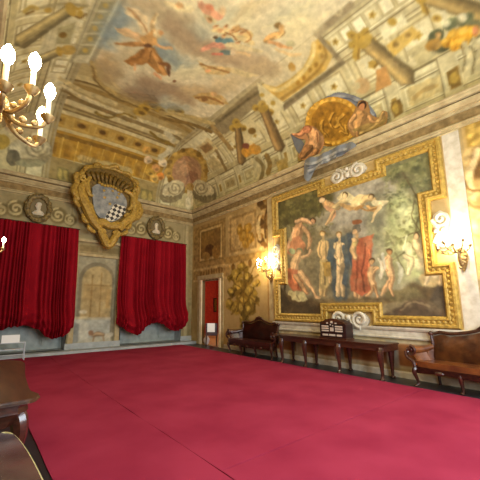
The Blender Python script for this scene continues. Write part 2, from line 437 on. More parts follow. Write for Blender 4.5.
for k_,v in enumerate(np.arange(4.4,WV-3.0,1.02)):      # behind the columns: pale arches with mouldings
    cell(1.4,1.98,v+.06,v+.62,(214,202,168),(160,144,106)); side(1.46,1.52,(178,162,122),v+.06,v+.62); cell(1.62,1.86,v+.2,v+.46,(222,212,180),None,GLD)
    side(1.3,2.1,(176,160,122),v+.76,v+.82); side(1.3,2.1,(212,200,166),v+.82,v+.88)
# recess of the entablature on the right, with the curving gilt ledge
K.poly([(WU-2.2,6.45),(WU-2.2,8.33),(WU-3.06,8.33),(WU-3.06,6.45)], (206,190,158), .03)
K.P([(262,84),(276,87),(290,79),(303,68),(310,55),(312,43),(319,38),(330,42),(333,56),(326,70),(302,88),(284,101),(275,103)], (196,156,74), smooth=False)
K.S([(264,86),(278,90),(294,80),(306,68),(313,55),(314,44)], 4, (222,196,130)); K.S([(281,99),(300,86),(318,70),(326,56),(324,46)], 3, (150,112,44))
for q in ((320,47),(322,56),(316,65),(304,78),(310,70),(298,83)): K.E(q[0],q[1],2,2.6,(150,108,36))
K.P([(283,104),(338,62),(315,36),(318,32),(346,63),(284,111)], (124,108,82)); K.S([(316,34),(352,4)], 7, (136,120,94)); K.S([(284,106),(340,64)], 3, (100,86,60), smooth=False)
K.P([(222,112),(256,83),(262,100),(226,134),(205,131)], (128,112,82)); K.S([(206,131),(258,92)], 3, (92,78,52), smooth=False); K.S([(222,113),(256,84)], 2.5, (176,160,124), smooth=False)
K.P([(257,82),(284,103),(277,120),(262,104)], (210,196,158)); K.E(262,95,2.5,2,GLD); K.E(273,103,2.5,2.5,GLD)
K.P([(227,138),(250,118),(262,128),(240,148)], (204,188,146)); K.E(252,131,4,3.4,GLDD)
# the left beam and its coffers
K.P([(98,0),(127,0),(93,64),(72,62)], (186,176,148)); K.S([(124,0),(90,64)], 5, (150,142,122), smooth=False); K.S([(119,0),(87,62)], 2, (210,202,176), smooth=False); K.S([(97,0),(71,62)], 3, (140,130,104), smooth=False)
for t in (.02,.2,.38,.56,.74):
    a = np.array((101,0))+np.array((-27,62))*t; b = np.array((116,0))+np.array((-30,62))*t; d = np.array((-4.4,9.2))
    K.P([a,b,b+d,a+d], (140,130,98)); K.E((a+b+d)[0]/2-0, (a[1]+b[1]+d[1])/2, 2.6,2.4, (176,146,70))
K.P([(60,0),(92,0),(66,58),(36,58)], (196,186,156), a=.8); K.E(48,10,4,3,GLD); K.E(80,14,3.5,4,GLD,20); K.S([(70,4),(78,9),(84,6)],3,GLD); K.S([(72,14),(80,18),(86,14)],2,GLDD); K.P([(58,28),(76,22),(70,44),(56,44)], (150,140,104)); K.E(63,35,4,3,GLDD); K.E(68,50,8,5,(172,140,70)); K.S([(40,8),(60,4),(88,6)],3,(150,138,104)); K.S([(24,12),(31,7),(38,9)],4,(170,142,70)); K.S([(26,14),(34,11)],2,GLDD)
def column(a, b, w0, w1, c=(150,124,76)):
    K.S([a,b],[w0,w1],np.array(c)*.66, smooth=False)
    n = np.array([-(b[1]-a[1]), b[0]-a[0]],float); n /= np.hypot(*n); n *= -1 if n[0]+n[1]*.3 > 0 else 1
    for k,(wf,of,cf) in enumerate(((.66,.13,.9),(.4,.2,1.12),(.16,.22,1.32))):
        K.S([np.array(a)+n*w0*of, np.array(b)+n*w1*of],[w0*wf,w1*wf],np.minimum(np.array(c)*cf,255), smooth=False)
    t = np.array(a,float)-np.array(b,float); t /= np.hypot(*t)
    K.E(a[0]+t[0]*1.5,a[1]+t[1]*1.5,w0*.62,w0*.4,GLD, math.degrees(math.atan2(t[1],t[0]))+90)
K.warp = .05
# gilt capitals then shafts
for q in ((352,46,366,30),(350,34,374,42),(358,36,356,58),(372,66,380,58),(420,-4,426,12)): K.S([(q[0],q[1]),((q[0]+q[2])/2,(q[1]+q[3])/2),(q[2],q[3])],[9,5,8],GLD); K.S([(q[0]+2,q[1]+1),(q[2]+2,q[3]+1)],2,GLDD)
for q in ((262,104),(270,112),(256,108),(236,122),(243,128),(233,128)): K.E(q[0],q[1],4,3.4,GLD); K.E(q[0]+1,q[1]+1,2,1.6,GLDD)
column((366,42),(408,78),15,21); column((424,-6),(490,16),17,22,(140,116,70)); column((264,110),(280,148),9,12,(132,102,60)); column((238,127),(242,162),7,9,(122,94,54))
column((70,10),(20,42),12,16,(150,132,88)); column((58,52),(40,60),8,10,(160,142,98))
K.S([(440,40),(412,62)],10,(200,186,150),smooth=False)
K.P([(386,46),(412,26),(420,34),(394,56)], (196,160,78)); K.E(396,44,3,2.5,GLDD); K.E(408,35,3,2.5,GLDD); K.P([(378,28),(402,14),(408,24),(384,40)], (220,210,178)); K.E(392,22,4.5,4,GLD)
K.P([(432,14),(446,10),(450,20),(436,24)], (216,204,170)); K.E(437,18,5,4,GLD); K.E(437,18,2,2,GLDD)
K.E(362,86,8,8,(186,150,104)); K.E(356,86,4,4,(190,176,140)); K.P([(376,70),(386,66),(392,84),(376,92)], (178,128,70))
K.warp = .10; K.brush = .2
# flower basket and console at the right
K.P([(406,52),(436,34),(452,44),(420,66)], (176,162,122))
for q in ((436,36,(70,74,48)),(452,24,(96,100,70)),(466,20,(84,88,60)),(442,46,(60,58,36)),(474,26,(90,88,60)),(434,44,(150,110,46))): K.E(q[0],q[1],9,6,q[2],-30)
for q in ((447,42,7),(456,36,9),(466,33,10),(474,32,8),(454,46,6),(462,42,8)): K.E(q[0],q[1],q[2],q[2]*.72,(206,146,34),-30); K.E(q[0]-2,q[1]-2,q[2]*.5,q[2]*.3,(228,176,62),-30); K.S([(q[0]+q[2]*.5,q[1]-1),(q[0]-1,q[1]+q[2]*.5)],1.5,(150,94,18))
K.E(463,18,5,4,(226,216,188)); K.E(447,23,5,4,(206,198,166)); K.E(476,31,4,5,(190,120,80)); K.E(438,35,3,2.5,(196,150,90))
K.S([(464,44),(470,52),(469,66),(462,82)],8,(196,180,140)); K.S([(474,40),(480,52),(478,72)],7,(186,170,130)); K.S([(470,45),(475,55),(473,72)],2,(110,94,60)); K.S([(460,46),(465,56),(463,72)],2,(120,104,70))
K.P([(448,72),(458,66),(462,84),(452,90)], GLDD); K.E(455,78,4,6,GLD); K.P([(390,104),(400,98),(404,112),(394,118)], GLDD); K.E(396,108,3,5,GLD)
K.P([(408,88),(440,74),(442,92),(412,106)], (190,168,118)); K.S([(414,98),(424,90),(436,86)],5,(160,132,80))
# small baskets and consoles further down the side
for q in ((250,148,8),(256,150,6),(246,152,6)): K.E(q[0],q[1],q[2]*.8,q[2]*.8,(196,136,44)); 
K.E(249,143,4,3,(214,196,150)); K.E(246,146,4,3,(120,60,40))
K.S([(252,160),(258,168),(256,180)],7,(186,170,130)); K.S([(256,158),(263,167),(261,180)],4,(120,100,60))
K.S([(266,154),(270,164),(268,174)],5,(130,100,48)); K.P([(276,162),(287,157),(288,168),(278,174)],(170,138,70)); K.P([(297,152),(302,149),(304,162),(299,165)],GLDD); K.E(300,156,2,5,GLD)
K.E(293,136,4,4,(200,186,150)); K.E(307,128,5,5,(206,192,156))
# corner cartouches: oval medallion with gilt frame over two white shells
K.E(187,171,21,23,(150,112,44)); K.E(187,171,18,20,(186,146,66)); K.E(187,172,15,16,(168,124,92)); K.E(183,168,8,8,(186,142,106)); K.E(192,177,6,6,(150,104,78))
for k in range(14):
    t = k/14*2*PI; K.E(187+19*math.cos(t),171+21*math.sin(t),2.6,2.6,(196,158,76) if k%2 else (120,88,32))
for sx,cx in ((-1,172),(1,204)):
    K.E(cx,192,14,10,(126,112,86),sx*32); K.E(cx-sx*1,189,12,7.5,(204,190,158),sx*32)
    sp = [(cx-sx*3+sx*q[0], 188+q[1]) for q in spiral((0,0),7,1,1.6,0)]; K.S(sp,1.3,(140,124,94)); 
    for k in range(5): K.E(cx-sx*8+sx*k*4.5,198+abs(k-2)*-.6,2.2,2.4,(112,100,74))
K.S([(190,186),(190,196),(193,210)],[6,5,9],(206,186,150)); K.E(190,187,4,4,(160,122,60)); K.E(188,203,3,6,(220,206,176))
# the same in the far left corner
K.E(30,152,23,15,(134,124,98)); K.E(30,148,21,11,(196,186,158)); K.S([(30+q[0],148+q[1]*.8) for q in spiral((6,0),12,1,2.2,0)],2,(142,132,106)); K.E(13,158,7,8,(96,90,74)); K.E(0,142,10,8,(168,140,60)); K.E(30,163,15,4,(142,138,112)); K.E(22,124,20,12,(172,154,122)); K.E(10,120,9,10,(160,136,104))
# figures and flowers behind the coat of arms
for q in ((148,160,(220,190,160)),(156,168,(210,150,90)),(163,163,(226,206,180)),(160,176,(214,130,50)),(150,172,(190,150,60)),(168,172,(200,160,80)),(146,150,(200,150,70)),(154,178,(224,180,90))): K.E(q[0],q[1],4.5,4,q[2]); K.E(q[0]+1,q[1]+1.5,2,1.5,np.array(q[2])*.7)
K.S([(166,132),(172,140),(168,152),(160,158)],6,(196,186,160)); K.S([(80,158),(95,163),(112,166),(130,172)],7,(196,178,140)); K.S([(80,161),(96,166),(130,175)],2,(130,108,66)); 
for k in range(6): K.S([(84+k*3,156+k*.6),(83+k*3,164+k*.6)],1.2,(130,110,76))
for q in ((63,174),(147,196)): K.P([(q[0]-6,q[1]-7),(q[0]+6,q[1]-5),(q[0]+6,q[1]+7),(q[0]-6,q[1]+5)], (120,108,62)); K.E(q[0]-3,q[1],2.2,5,(178,156,86)); K.E(q[0]+3,q[1]+1,2.2,5,(178,156,86))
K.P([(60,148),(68,145),(140,164),(136,176),(76,160)], (170,124,36), a=.4)
# ledges and ornaments along the foot of the sky
K.S([(92,62),(96,78),(112,92),(136,102),(158,106)],5,(176,150,94)); K.S([(92,66),(97,82),(114,97),(138,107)],2,(120,94,50)); K.S([(104,62),(112,80),(128,94),(150,102)],2.5,(204,186,140))
K.S([(60,78),(84,92),(116,104)],4,(196,178,134)); K.S([(60,84),(90,100),(130,116),(180,134)],3,(206,192,156)); K.S([(62,90),(92,106),(132,122)],2.5,(122,98,56)); K.S([(96,112),(108,118),(124,114),(136,118)],2.5,(126,100,40)); K.S([(150,132),(160,140),(174,146)],3,(126,98,36))
for q in ((152,104,9,5),(144,108,6,4),(160,109,6,4),(176,110,9,4),(140,112,7,4)): K.E(q[0],q[1],q[2],q[3],GLD,15); K.E(q[0]+2,q[1]+1,q[2]*.5,q[3]*.5,GLDD,15)
K.S([(160,112),(186,116),(214,124)],4,(182,158,104)); K.S([(160,118),(190,124),(212,132)],3,(120,92,44)); K.P([(196,148),(208,138),(218,148),(206,158)],(196,176,130)); K.P([(200,148),(208,142),(214,148),(206,154)],(140,104,60)); K.P([(206,162),(214,156),(224,166),(214,172)],(178,158,112))
K.S([(216,150),(226,170)],3,(120,96,56)); K.S([(212,126),(232,150)],4,(150,120,70))
K.warp = .3; K.brush = .08
# ---- sky: blue gaps, clouds, flying groups
for q in ((118,22,20,12,(112,130,146),-50),(106,40,8,9,(120,136,148),0),(172,56,26,8,(122,134,140),20),(160,46,12,8,(120,134,144),0),(196,30,16,8,(150,154,146),0),(170,106,18,4,(128,134,134),8),(225,12,24,8,(176,174,154),0),(150,92,20,5,(130,134,134),10),(290,16,20,8,(190,184,160),-20)):
    K.E(q[0],q[1],q[2],q[3],q[4],q[5],soft=.25,a=.85)
for q in ((160,10,34,10,(166,146,118),15),(186,34,28,12,(146,122,98),28),(212,50,30,9,(152,128,104),25),(158,84,26,9,(128,104,84),10),(140,94,20,8,(132,108,86),15),(182,96,14,6,(140,114,90),25),(110,70,12,16,(160,134,100),-30),(240,60,34,10,(168,142,114),14),(262,70,20,8,(172,148,116),-10),(206,72,18,6,(196,182,152),10),(186,68,13,7,(202,190,160),0),(230,84,22,9,(186,164,130),-20),(200,92,20,7,(170,144,110),5),(300,30,20,14,(212,196,160),-35),(240,24,20,8,(206,194,164),0),(250,8,18,6,(190,168,132),-30),(196,4,30,6,(206,192,162),0),(130,56,14,8,(176,160,132),0)):
    K.E(q[0],q[1],q[2],q[3],q[4],q[5],soft=.22,a=.8); K.E(q[0]-q[2]*.2,q[1]-q[3]*.5,q[2]*.6,q[3]*.35,np.minimum(np.array(q[4])*1.16,255),q[5],soft=.15,a=.6)
for a,b in (((280,38),(345,6)),((262,30),(330,-6)),((230,30),(262,0))): K.S([a,b],3,(224,208,168),a=.5,smooth=False,soft=.06)
K.warp = .12; K.brush = .2
# winged figure in orange at the left
K.P([(124,6),(134,8),(146,16),(150,30),(142,34),(136,20),(126,14)],(208,186,152)); K.S([(128,8),(140,20),(148,32)],2,(170,130,90))
K.S([(157,14),(153,22),(154,32)],[3,5,5],(200,166,120)); K.S([(158,14),(154,24)],1.5,(226,206,166))
K.P([(114,26),(128,30),(146,36),(140,42),(126,36),(116,30)],(206,170,130)); K.S([(116,44),(132,44),(150,42)],[2,5,6],(172,122,70))
K.P([(140,38),(152,30),(160,34),(156,44),(146,46)],(198,148,90)); K.E(158,34,4,3.4,(214,190,150)); K.E(161,33,3,2.4,(186,136,90))
K.P([(146,45),(154,46),(164,58),(168,70),(158,70),(148,62),(132,66),(124,62),(136,54)],(156,106,54)); K.S([(150,48),(158,58),(164,70)],4,(196,140,80)); K.S([(146,48),(138,58),(128,62)],3,(132,86,40)); K.S([(152,50),(150,60)],2,(120,78,36)); K.S([(156,44),(162,46),(172,46)],[4,3,2.5],(206,158,112))
K.S([(160,60),(170,62)],3,(120,74,36)); K.E(169,66,2,5,(96,62,40)); K.E(147,44.5,4,2.5,(90,56,34)); K.S([(154,70),(162,74)],3,(206,150,112)); K.S([(136,64),(134,69)],2.5,(206,160,120)); K.E(175,77,2,1.5,(110,70,46))
# central group in pink, blue and cream
K.S([(166,3),(178,6),(192,8)],[5,8,5],(214,194,154)); K.E(180,4,4,3,(206,160,110)); K.E(188,6,4,3,(226,212,176))
K.S([(200,2),(212,8),(222,8)],[7,9,6],(206,146,118)); K.E(210,3,4,3,(196,120,90)); K.E(222,4,4,3,(218,180,140)); K.S([(206,12),(216,14)],4,(200,180,140))
K.S([(202,46),(214,42),(224,46)],[4,7,6],(204,138,116)); K.E(220,37,5,3.5,(80,112,124),15); K.E(228,40,6,3,(92,122,132),10); K.E(226,52,6,3,(96,112,112)); K.S([(212,52),(222,54)],3,(196,110,92)); K.E(216,33,2.4,2,(70,50,34))
K.S([(214,24),(226,28),(240,36),(252,44)],[6,9,8,5],(214,190,142)); K.E(220,26,3.6,3,(206,154,110)); K.E(236,26,4,3.6,(200,156,100)); K.E(248,34,5,4,(206,176,120)); K.S([(230,32),(242,28),(250,36),(246,42)],2,(170,120,70)); K.S([(228,44),(244,48),(262,52)],[5,6,3],(206,186,146)); K.S([(232,50),(250,56)],3,(200,168,126)); K.S([(226,30),(236,38)],2,(160,110,64)); K.E(233,52,3,3,(216,190,160)); 
for q in ((226,22),(232,28),(242,32),(224,34),(238,42),(216,20),(210,14)): K.E(q[0],q[1],2.6,2.2,(210,160,116)); K.E(q[0]+1,q[1]-1,1.4,1.1,(140,96,52))
# cherub with dark wings at the right
K.limb([(266,42),(274,36),(284,32)],[4,7,6],(206,156,96)); K.E(279,25,4,3.4,(120,92,50)); K.E(282,28,3,3,(206,160,104)); K.S([(270,42),(280,46),(292,48)],[4,4,2],(204,150,100)); K.S([(284,32),(276,38)],2,(226,190,130)); K.E(290,44,5,3,(176,166,130)); K.S([(276,50),(290,54),(300,54)],[2,4,3],(206,176,130)); K.E(292,67,4,4,(170,130,62))
# lower groups
K.P([(198,58),(206,64),(222,66),(234,70),(222,76),(206,74)],(196,166,116)); K.S([(200,62),(214,68),(228,72)],2,(150,108,60)); K.E(208,70,3,2.4,(206,150,106)); K.S([(232,70),(246,74),(258,76)],[5,6,2],(206,184,140))
K.P([(192,96),(206,92),(222,96),(230,104),(216,106),(200,102)],(190,154,96)); K.S([(196,98),(210,98),(224,104)],2.4,(140,96,48)); K.E(214,94,3,2.4,(206,160,110)); K.E(204,100,3,2,(120,80,40)); K.E(224,100,2.6,2,(206,170,120))
off_sky = ((su < 2.95) | (sv < 4.2)).astype(float)
K.mottle((120,96,54), 3.5, .52, .8, .22, 31, only=off_sky); K.mottle((226,206,160), 4.5, .55, .8, .18, 47, only=off_sky)
ceiling = K.mesh('ceiling', vault_pos, M_FRESCO); ceiling['kind'] = 'structure'
# ---------------------------------------------------------------- right wall
W = Canvas(Y0, D, 0, ZS, .03, right_at, (176,156,112))
W.brush = .12
W.mottle((144,122,80), .8, .4, .7, .5, 5); W.mottle((196,178,138), 1.6, .5, .75, .35, 9)
def rect(cv, u0, u1, v0, v1, c, **k): cv.poly([(u0,v0),(u1,v0),(u1,v1),(u0,v1)], c, **k)
rect(W,Y0,D,5.25,5.95,(170,150,108)); rect(W,Y0,7.1,.84,1.1,(200,190,164)); rect(W,Y0,7.1,0,.84,(170,156,126))
for a,b in ((2.5,3.35),(3.6,4.7),(4.95,6.0),(6.25,7.2),(.4,1.6)):      # marbled dado panels with pale borders
    rect(W,a-.05,b+.05,.2,.78,(196,188,166)); rect(W,a,b,.25,.73,(112,70,42),mott=((150,104,64),2.2,8)); rect(W,a+.08,b-.3,.3,.68,(96,60,38),a=.5,mott=((140,96,60),3.0,4))
rect(W,4.7,4.95,.2,.78,(110,110,112)); rect(W,3.35,3.6,.2,.78,(150,150,146))
# pilaster strips beside the big picture
rect(W,1.72,2.07,1.1,5.3,(206,196,170)); rect(W,1.68,1.74,1.1,5.3,(150,134,100)); rect(W,6.98,7.30,1.1,5.3,(204,182,142)); rect(W,7.28,7.36,1.1,5.3,(140,114,72)); rect(W,2.0,7.1,5.18,5.3,(196,180,140))
# grisaille figures right of the picture
rect(W,-.2,1.68,1.1,5.3,(176,152,100)); rect(W,-.2,1.62,4.75,5.25,(150,124,60))
W.warp = .1; W.brush = .25
for q in rng.rand(46,2): W.poly([(-.1+1.7*q[0]+.07*math.cos(t),4.8+.4*q[1]+.06*math.sin(t)) for t in np.linspace(0,6,8)],(196,168,92) if q[0] > .5 else (178,146,70)) 
W.poly([(1.05,4.7),(1.66,4.7),(1.6,4.1),(1.2,3.95),(.9,4.3)],(112,84,46),.05); rect(W,-.1,.9,3.9,4.7,(150,126,80),soft=.1)
W.S([(470,150),(460,170),(464,186),(478,196)],[8,12,14,12],(190,166,116)); W.S([(478,150),(470,176),(474,200)],[6,8,6],(212,192,150)); W.S([(462,176),(470,190),(484,190)],3,(120,94,54)); W.S([(458,186),(466,206),(480,216)],[8,12,10],(204,182,138)); W.S([(462,198),(474,208),(486,206)],2.4,(130,104,64)); W.E(470,226,8,12,(200,176,130)); W.S([(464,218),(472,234),(482,238)],3,(150,122,78)); W.E(474,262,8,18,(190,166,118)); W.S([(466,250),(474,270),(472,292)],3,(150,124,80)); rect(W,-.2,1.6,1.1,1.5,(190,172,132)); rect(W,-.2,1.6,1.46,1.54,(140,118,80))
W.warp = 0
# picture frames and trophies painted left of it
def frame2(u0,u1,v0,v1,c,inn):
    rect(W,u0,u1,v0,v1,(126,104,62)); rect(W,u0+.05,u1-.05,v0+.06,v1-.06,(196,174,124)); rect(W,u0+.14,u1-.14,v0+.16,v1-.16,(120,98,56)); rect(W,u0+.18,u1-.18,v0+.2,v1-.2,inn,mott=(c,1.6,5))
rect(W,9.6,11.95,3.2,5.1,(150,126,82)); frame2(9.8,11.5,3.45,4.95,(150,124,68),(108,80,42))
W.E(210,250,5,6,(86,60,30)); W.E(206,256,4,4,(160,130,76)); W.E(216,252,4,7,(140,108,56))
rect(W,7.75,9.45,3.5,5.1,(182,160,116)); rect(W,7.85,9.35,3.6,5.0,(150,126,84)); rect(W,7.95,9.25,3.7,4.9,(178,154,108))
W.warp = .1
for q in ((244,236,5,7),(248,228,4,5),(240,230,3,6),(246,244,4,4),(251,238,3,5)): W.E(q[0],q[1],q[2],q[3],(160,124,48)); W.E(q[0]-1,q[1]-1,q[2]*.5,q[3]*.5,(190,156,76))
for k in range(18):     # hanging garland
    y = 190+k*4.6; x = 263+2.4*math.sin(k*1.7)-(k*.12); W.E(x,y,3.8,3.4,((112,84,44),(196,172,124),(140,106,52),(84,62,32))[k%4],20*k)
W.S([(262,212),(258,226),(260,240)],3,(204,184,140)); W.S([(268,205),(265,222),(266,238)],2,(96,72,38))
rect(W,7.3,9.6,3.2,3.46,(160,132,80)); 
for k in range(9): W.E(229+k*4.2,268-k*.9,1.8,4.2,(112,84,40) if k%2 else (196,168,108))
rect(W,9.4,11.95,2.62,3.2,(158,134,88)); rect(W,9.4,11.95,2.62,2.72,(196,176,132)); rect(W,9.4,11.95,3.1,3.2,(190,168,120))
for k in range(9): W.E(201+k*2.6,274-k*.55,1,2.6,(118,92,52))
W.warp = .2
TR = [(243,268,6,5),(236,276,6,6),(248,278,7,6),(240,288,8,7),(250,292,6,8),(232,292,5,5),(244,300,9,6),(236,308,7,5),(250,310,6,5),(244,318,6,4),(230,304,4,6),(254,302,4,6),(230,278,4,3),(257,284,4,4),(242,310,4,9)]
for k,q in enumerate(TR): W.E(q[0],q[1],q[2],q[3],((132,110,44),(156,134,60),(112,94,40))[k%3],k*37); W.E(q[0]-q[2]*.3,q[1]-q[3]*.3,q[2]*.5,q[3]*.45,(184,162,84),k*37); W.S([(q[0]+q[2]*.7,q[1]-q[3]*.5),(q[0],q[1]+q[3]*.7)],1.2,(80,64,28))
for a,b in (((228,300),(258,276)),((228,276),(258,306)),((232,314),(256,264)),((244,262),(243,326))): W.S([a,b],1.3,(116,94,40),smooth=False)
rect(W,8.2,8.75,.86,1.1,(126,112,66)); 
for k in range(4): rect(W,8.26,8.69,.88+k*.055,.905+k*.055,(84,74,44))
W.mottle((110,86,46), 3.2, .54, .8, .25, 21)
wall_right = W.mesh('wall_right', lambda U,V: np.stack([np.full(U.shape,XR),U,V],-1), M_FRESCO,
                    keep=lambda u,v: ~((u > DOOR[0]) & (u < DOOR[1]) & (v < DOOR[2]))); wall_right['kind'] = 'structure'

# ---------------------------------------------------------------- back wall
B = Canvas(XL, XR, 0, ZS, .03, back_at, (162,148,112))
B.tint = (1.0,1.0,.95); B.brush = .12
B.mottle((132,118,84), .8, .4, .7, .5, 15); B.mottle((182,168,132), 1.5, .5, .75, .3, 19)
rect(B,XL,XR,5.2,5.95,(158,144,108)); rect(B,XL,XR,0,.12,(150,154,150))
# central bay: niche painted with an archway onto a courtyard
rect(B,2.62,4.40,.1,3.62,(156,150,128)); rect(B,2.62,4.40,3.4,3.9,(150,134,98)); rect(B,2.70,4.34,3.5,3.82,(170,152,112)); rect(B,2.8,3.45,3.54,3.78,(140,122,84)); rect(B,3.6,4.26,3.54,3.78,(140,122,84)); rect(B,2.6,4.42,3.36,3.46,(118,104,74)); rect(B,2.6,4.42,3.9,4.0,(184,168,126))
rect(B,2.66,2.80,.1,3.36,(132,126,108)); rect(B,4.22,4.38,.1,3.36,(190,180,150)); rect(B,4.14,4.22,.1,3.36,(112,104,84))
arch = [(2.86,.25),(4.12,.25),(4.12,2.55)]+[(3.49+.63*math.cos(t),2.55+.63*math.sin(t)) for t in np.linspace(0,PI,14)]+[(2.86,2.55)]
B.poly(arch,(126,118,98)); arch2 = [(2.98,.35),(4.04,.35),(4.04,2.5)]+[(3.51+.53*math.cos(t),2.5+.53*math.sin(t)) for t in np.linspace(0,PI,14)]+[(2.98,2.5)]
B.poly(arch2,(186,168,126),mott=((164,144,102),1.5,4)); rect(B,3.05,3.98,1.75,2.35,(176,154,108),soft=.08,mott=((156,132,90),2.4,6)); rect(B,3.3,3.34,1.2,2.7,(142,116,72)); rect(B,3.62,3.66,1.2,2.8,(150,124,80)); rect(B,3.05,3.98,2.3,2.34,(144,120,78)); rect(B,3.85,4.0,1.5,2.2,(178,150,100))
rect(B,2.94,4.06,.3,1.12,(170,172,164)); rect(B,2.94,4.06,1.08,1.16,(176,170,150)); B.poly([(2.66,.2),(3.3,.35),(3.3,.95),(3.05,1.1),(2.66,1.2)],(192,192,180)); B.poly([(2.66,.2),(2.98,.3),(2.98,.95),(2.66,1.1)],(140,142,138)); rect(B,2.75,3.25,1.12,1.2,(196,184,150)); B.E(83,312,4,2,(206,196,170)); B.poly([(2.86,.28),(4.1,.28),(4.1,.5),(3.2,.42)],(180,176,160))
B.limb([(93,336),(98,334),(104,335)],[3,5,3],(172,146,116)); B.E(91,333,2.6,2.6,(150,116,90)); B.S([(94,337),(93,341)],1.5,(150,126,100)); B.S([(103,336),(104,341)],1.5,(150,126,100)); B.S([(106,336),(112,334)],4,(190,184,166))
# pilasters and roundel surrounds
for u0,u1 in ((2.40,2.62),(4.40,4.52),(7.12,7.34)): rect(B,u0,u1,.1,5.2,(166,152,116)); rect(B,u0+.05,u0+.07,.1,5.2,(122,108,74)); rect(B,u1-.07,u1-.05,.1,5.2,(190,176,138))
rect(B,7.4,7.6,.1,5.2,(140,124,88))
for cx in (1.40,5.72):
    sgn = ((-1,1))
    for s in sgn:
        for c0,r in (((cx+s*.62,4.72),.26),((cx+s*1.02,4.62),.19)):
            B.poly([(c0[0]+r*1.15*math.cos(t),c0[1]+r*1.15*math.sin(t)) for t in np.linspace(0,2*PI,16)[:-1]],(110,96,62),.06)
            sp = spiral(c0,r,.03,1.7,PI/2 if s > 0 else PI/2)
            for a,b in zip(sp,sp[1:]): B.poly([(a[0],a[1]-.035),(b[0],b[1]-.035),(b[0],b[1]+.035),(a[0],a[1]+.035)],(200,184,140))
B.mottle((98,84,54), 3.0, .55, .8, .22, 23)
wall_back = B.mesh('wall_back', lambda U,V: np.stack([U,np.full(U.shape,D),V],-1), M_FRESCO,
                   keep=lambda u,v: ~(((u > WIN[0][0]) & (u < WIN[0][1]) & (v > .12) & (v < WIN[0][2])) | ((u > WIN[1][0]) & (u < WIN[1][1]) & (v > .12) & (v < WIN[1][2])))); wall_back['kind'] = 'structure'
# left wall and the wall behind the camera
L = Canvas(Y0, D, 0, ZS, .08, right_at, (172,152,110)); L.mottle((140,120,80), .8, .4, .7, .5, 6); rect(L,Y0,D,0,.84,(150,132,100)); rect(L,Y0,D,.84,1.1,(196,184,154)); rect(L,Y0,D,5.25,5.95,(170,150,108))
for a in (.2,3.2,6.2,9.2): rect(L,a,a+2.2,1.5,4.8,(140,118,74)); rect(L,a+.12,a+2.08,1.62,4.68,(166,140,90),mott=((120,100,60),1.2,7))
wall_left = L.mesh('wall_left', lambda U,V: np.stack([np.full(U.shape,XL),U,V],-1), M_FRESCO); wall_left['kind'] = 'structure'
N = Canvas(XL, XR, 0, ZS, .08, back_at, (172,152,110)); N.mottle((140,120,80), .8, .4, .7, .5, 26); rect(N,XL,XR,0,.84,(150,132,100)); rect(N,XL,XR,.84,1.1,(196,184,154))
wall_front = N.mesh('wall_front', lambda U,V: np.stack([U,np.full(U.shape,Y0),V],-1), M_FRESCO); wall_front['kind'] = 'structure'

# ================================================================== SETTING
floor = struct('floor', box(new(), (XL-.4,Y0-.4,-.12), (XR+4,D+4,0)), M_STONE)
ring = [(XR,Y0),(XR,D),(XL,D),(XL,Y0)]
struct('trim_1', sweep(new(), [(0,5.24),(.05,5.24),(.05,5.29),(.08,5.30),(.08,5.33),(.04,5.36),(0,5.36)], ring, True), M_STUCCO, smooth=True)
struct('trim_9', sweep(new(), [(0,5.36),(.02,5.36),(.02,5.56),(0,5.56)], ring, True), mat('painted_frieze',(150,124,76),.85,c2=(112,90,50),scale=7))
struct('trim_10', sweep(new(), [(0,5.56),(.05,5.56),(.06,5.60),(.10,5.61),(.10,5.64),(.16,5.69),(.17,5.73),(0,5.73)], ring, True), M_STUCCO, smooth=True)
struct('trim_11', sweep(new(), [(0,5.73),(.13,5.73),(.13,5.77),(0,5.77)], ring, True), mat('shadowed_fillet',(104,86,52),.85))  # dark colour stands in for the groove's shade below the top moulding
struct('trim_12', sweep(new(), [(0,5.77),(.21,5.77),(.23,5.80),(.23,5.84),(.25,5.86),(.25,5.89),(0,5.94)], ring, True), M_STUCCO, smooth=True)
struct('trim_2', sweep(new(), [(0,.84),(.05,.84),(.06,.87),(.03,.89),(.03,1.0),(.06,1.02),(.08,1.06),(.08,1.09),(0,1.1)], [(XR,Y0),(XR,7.10)]), M_WHITE)
struct('trim_3', sweep(new(), [(0,1.1),(.02,1.1),(.02,5.2),(0,5.2)], [(XR,1.74),(XR,2.04)]), M_WHITE)
struct('trim_4', sweep(new(), [(0,1.1),(.02,1.1),(.02,5.2),(0,5.2)], [(XR,7.03),(XR,7.28)]), M_STUCCO)
struct('baseboard_right', sweep(new(), [(0,0),(.03,0),(.03,.11),(.015,.14),(0,.14)], [(XR,Y0),(XR,9.70)]), M_WHITE)
bm = new(); prism(bm, [(XL,11.62),(XR,11.62),(XR,D),(XL,D)], 0, .1)
struct('baseboard_back', bm, M_GREY)
bm = new()
for u0,u1 in ((XL,WIN[0][0]),(WIN[0][1],WIN[1][0]),(WIN[1][1],XR)): box(bm, (u0,D-.04,.1), (u1,D,.3), .008)
struct('trim_5', bm, M_GREY)
# niche surround in the middle of the back wall
bm = new(); box(bm,(2.62,D-.05,.3),(2.80,D,3.4),.01); box(bm,(4.22,D-.05,.3),(4.40,D,3.4),.01); box(bm,(2.58,D-.08,3.36),(4.44,D,3.46),.01); box(bm,(2.6,D-.1,3.88),(4.42,D,3.98),.01)
struct('trim_6', bm, M_STUCCO)
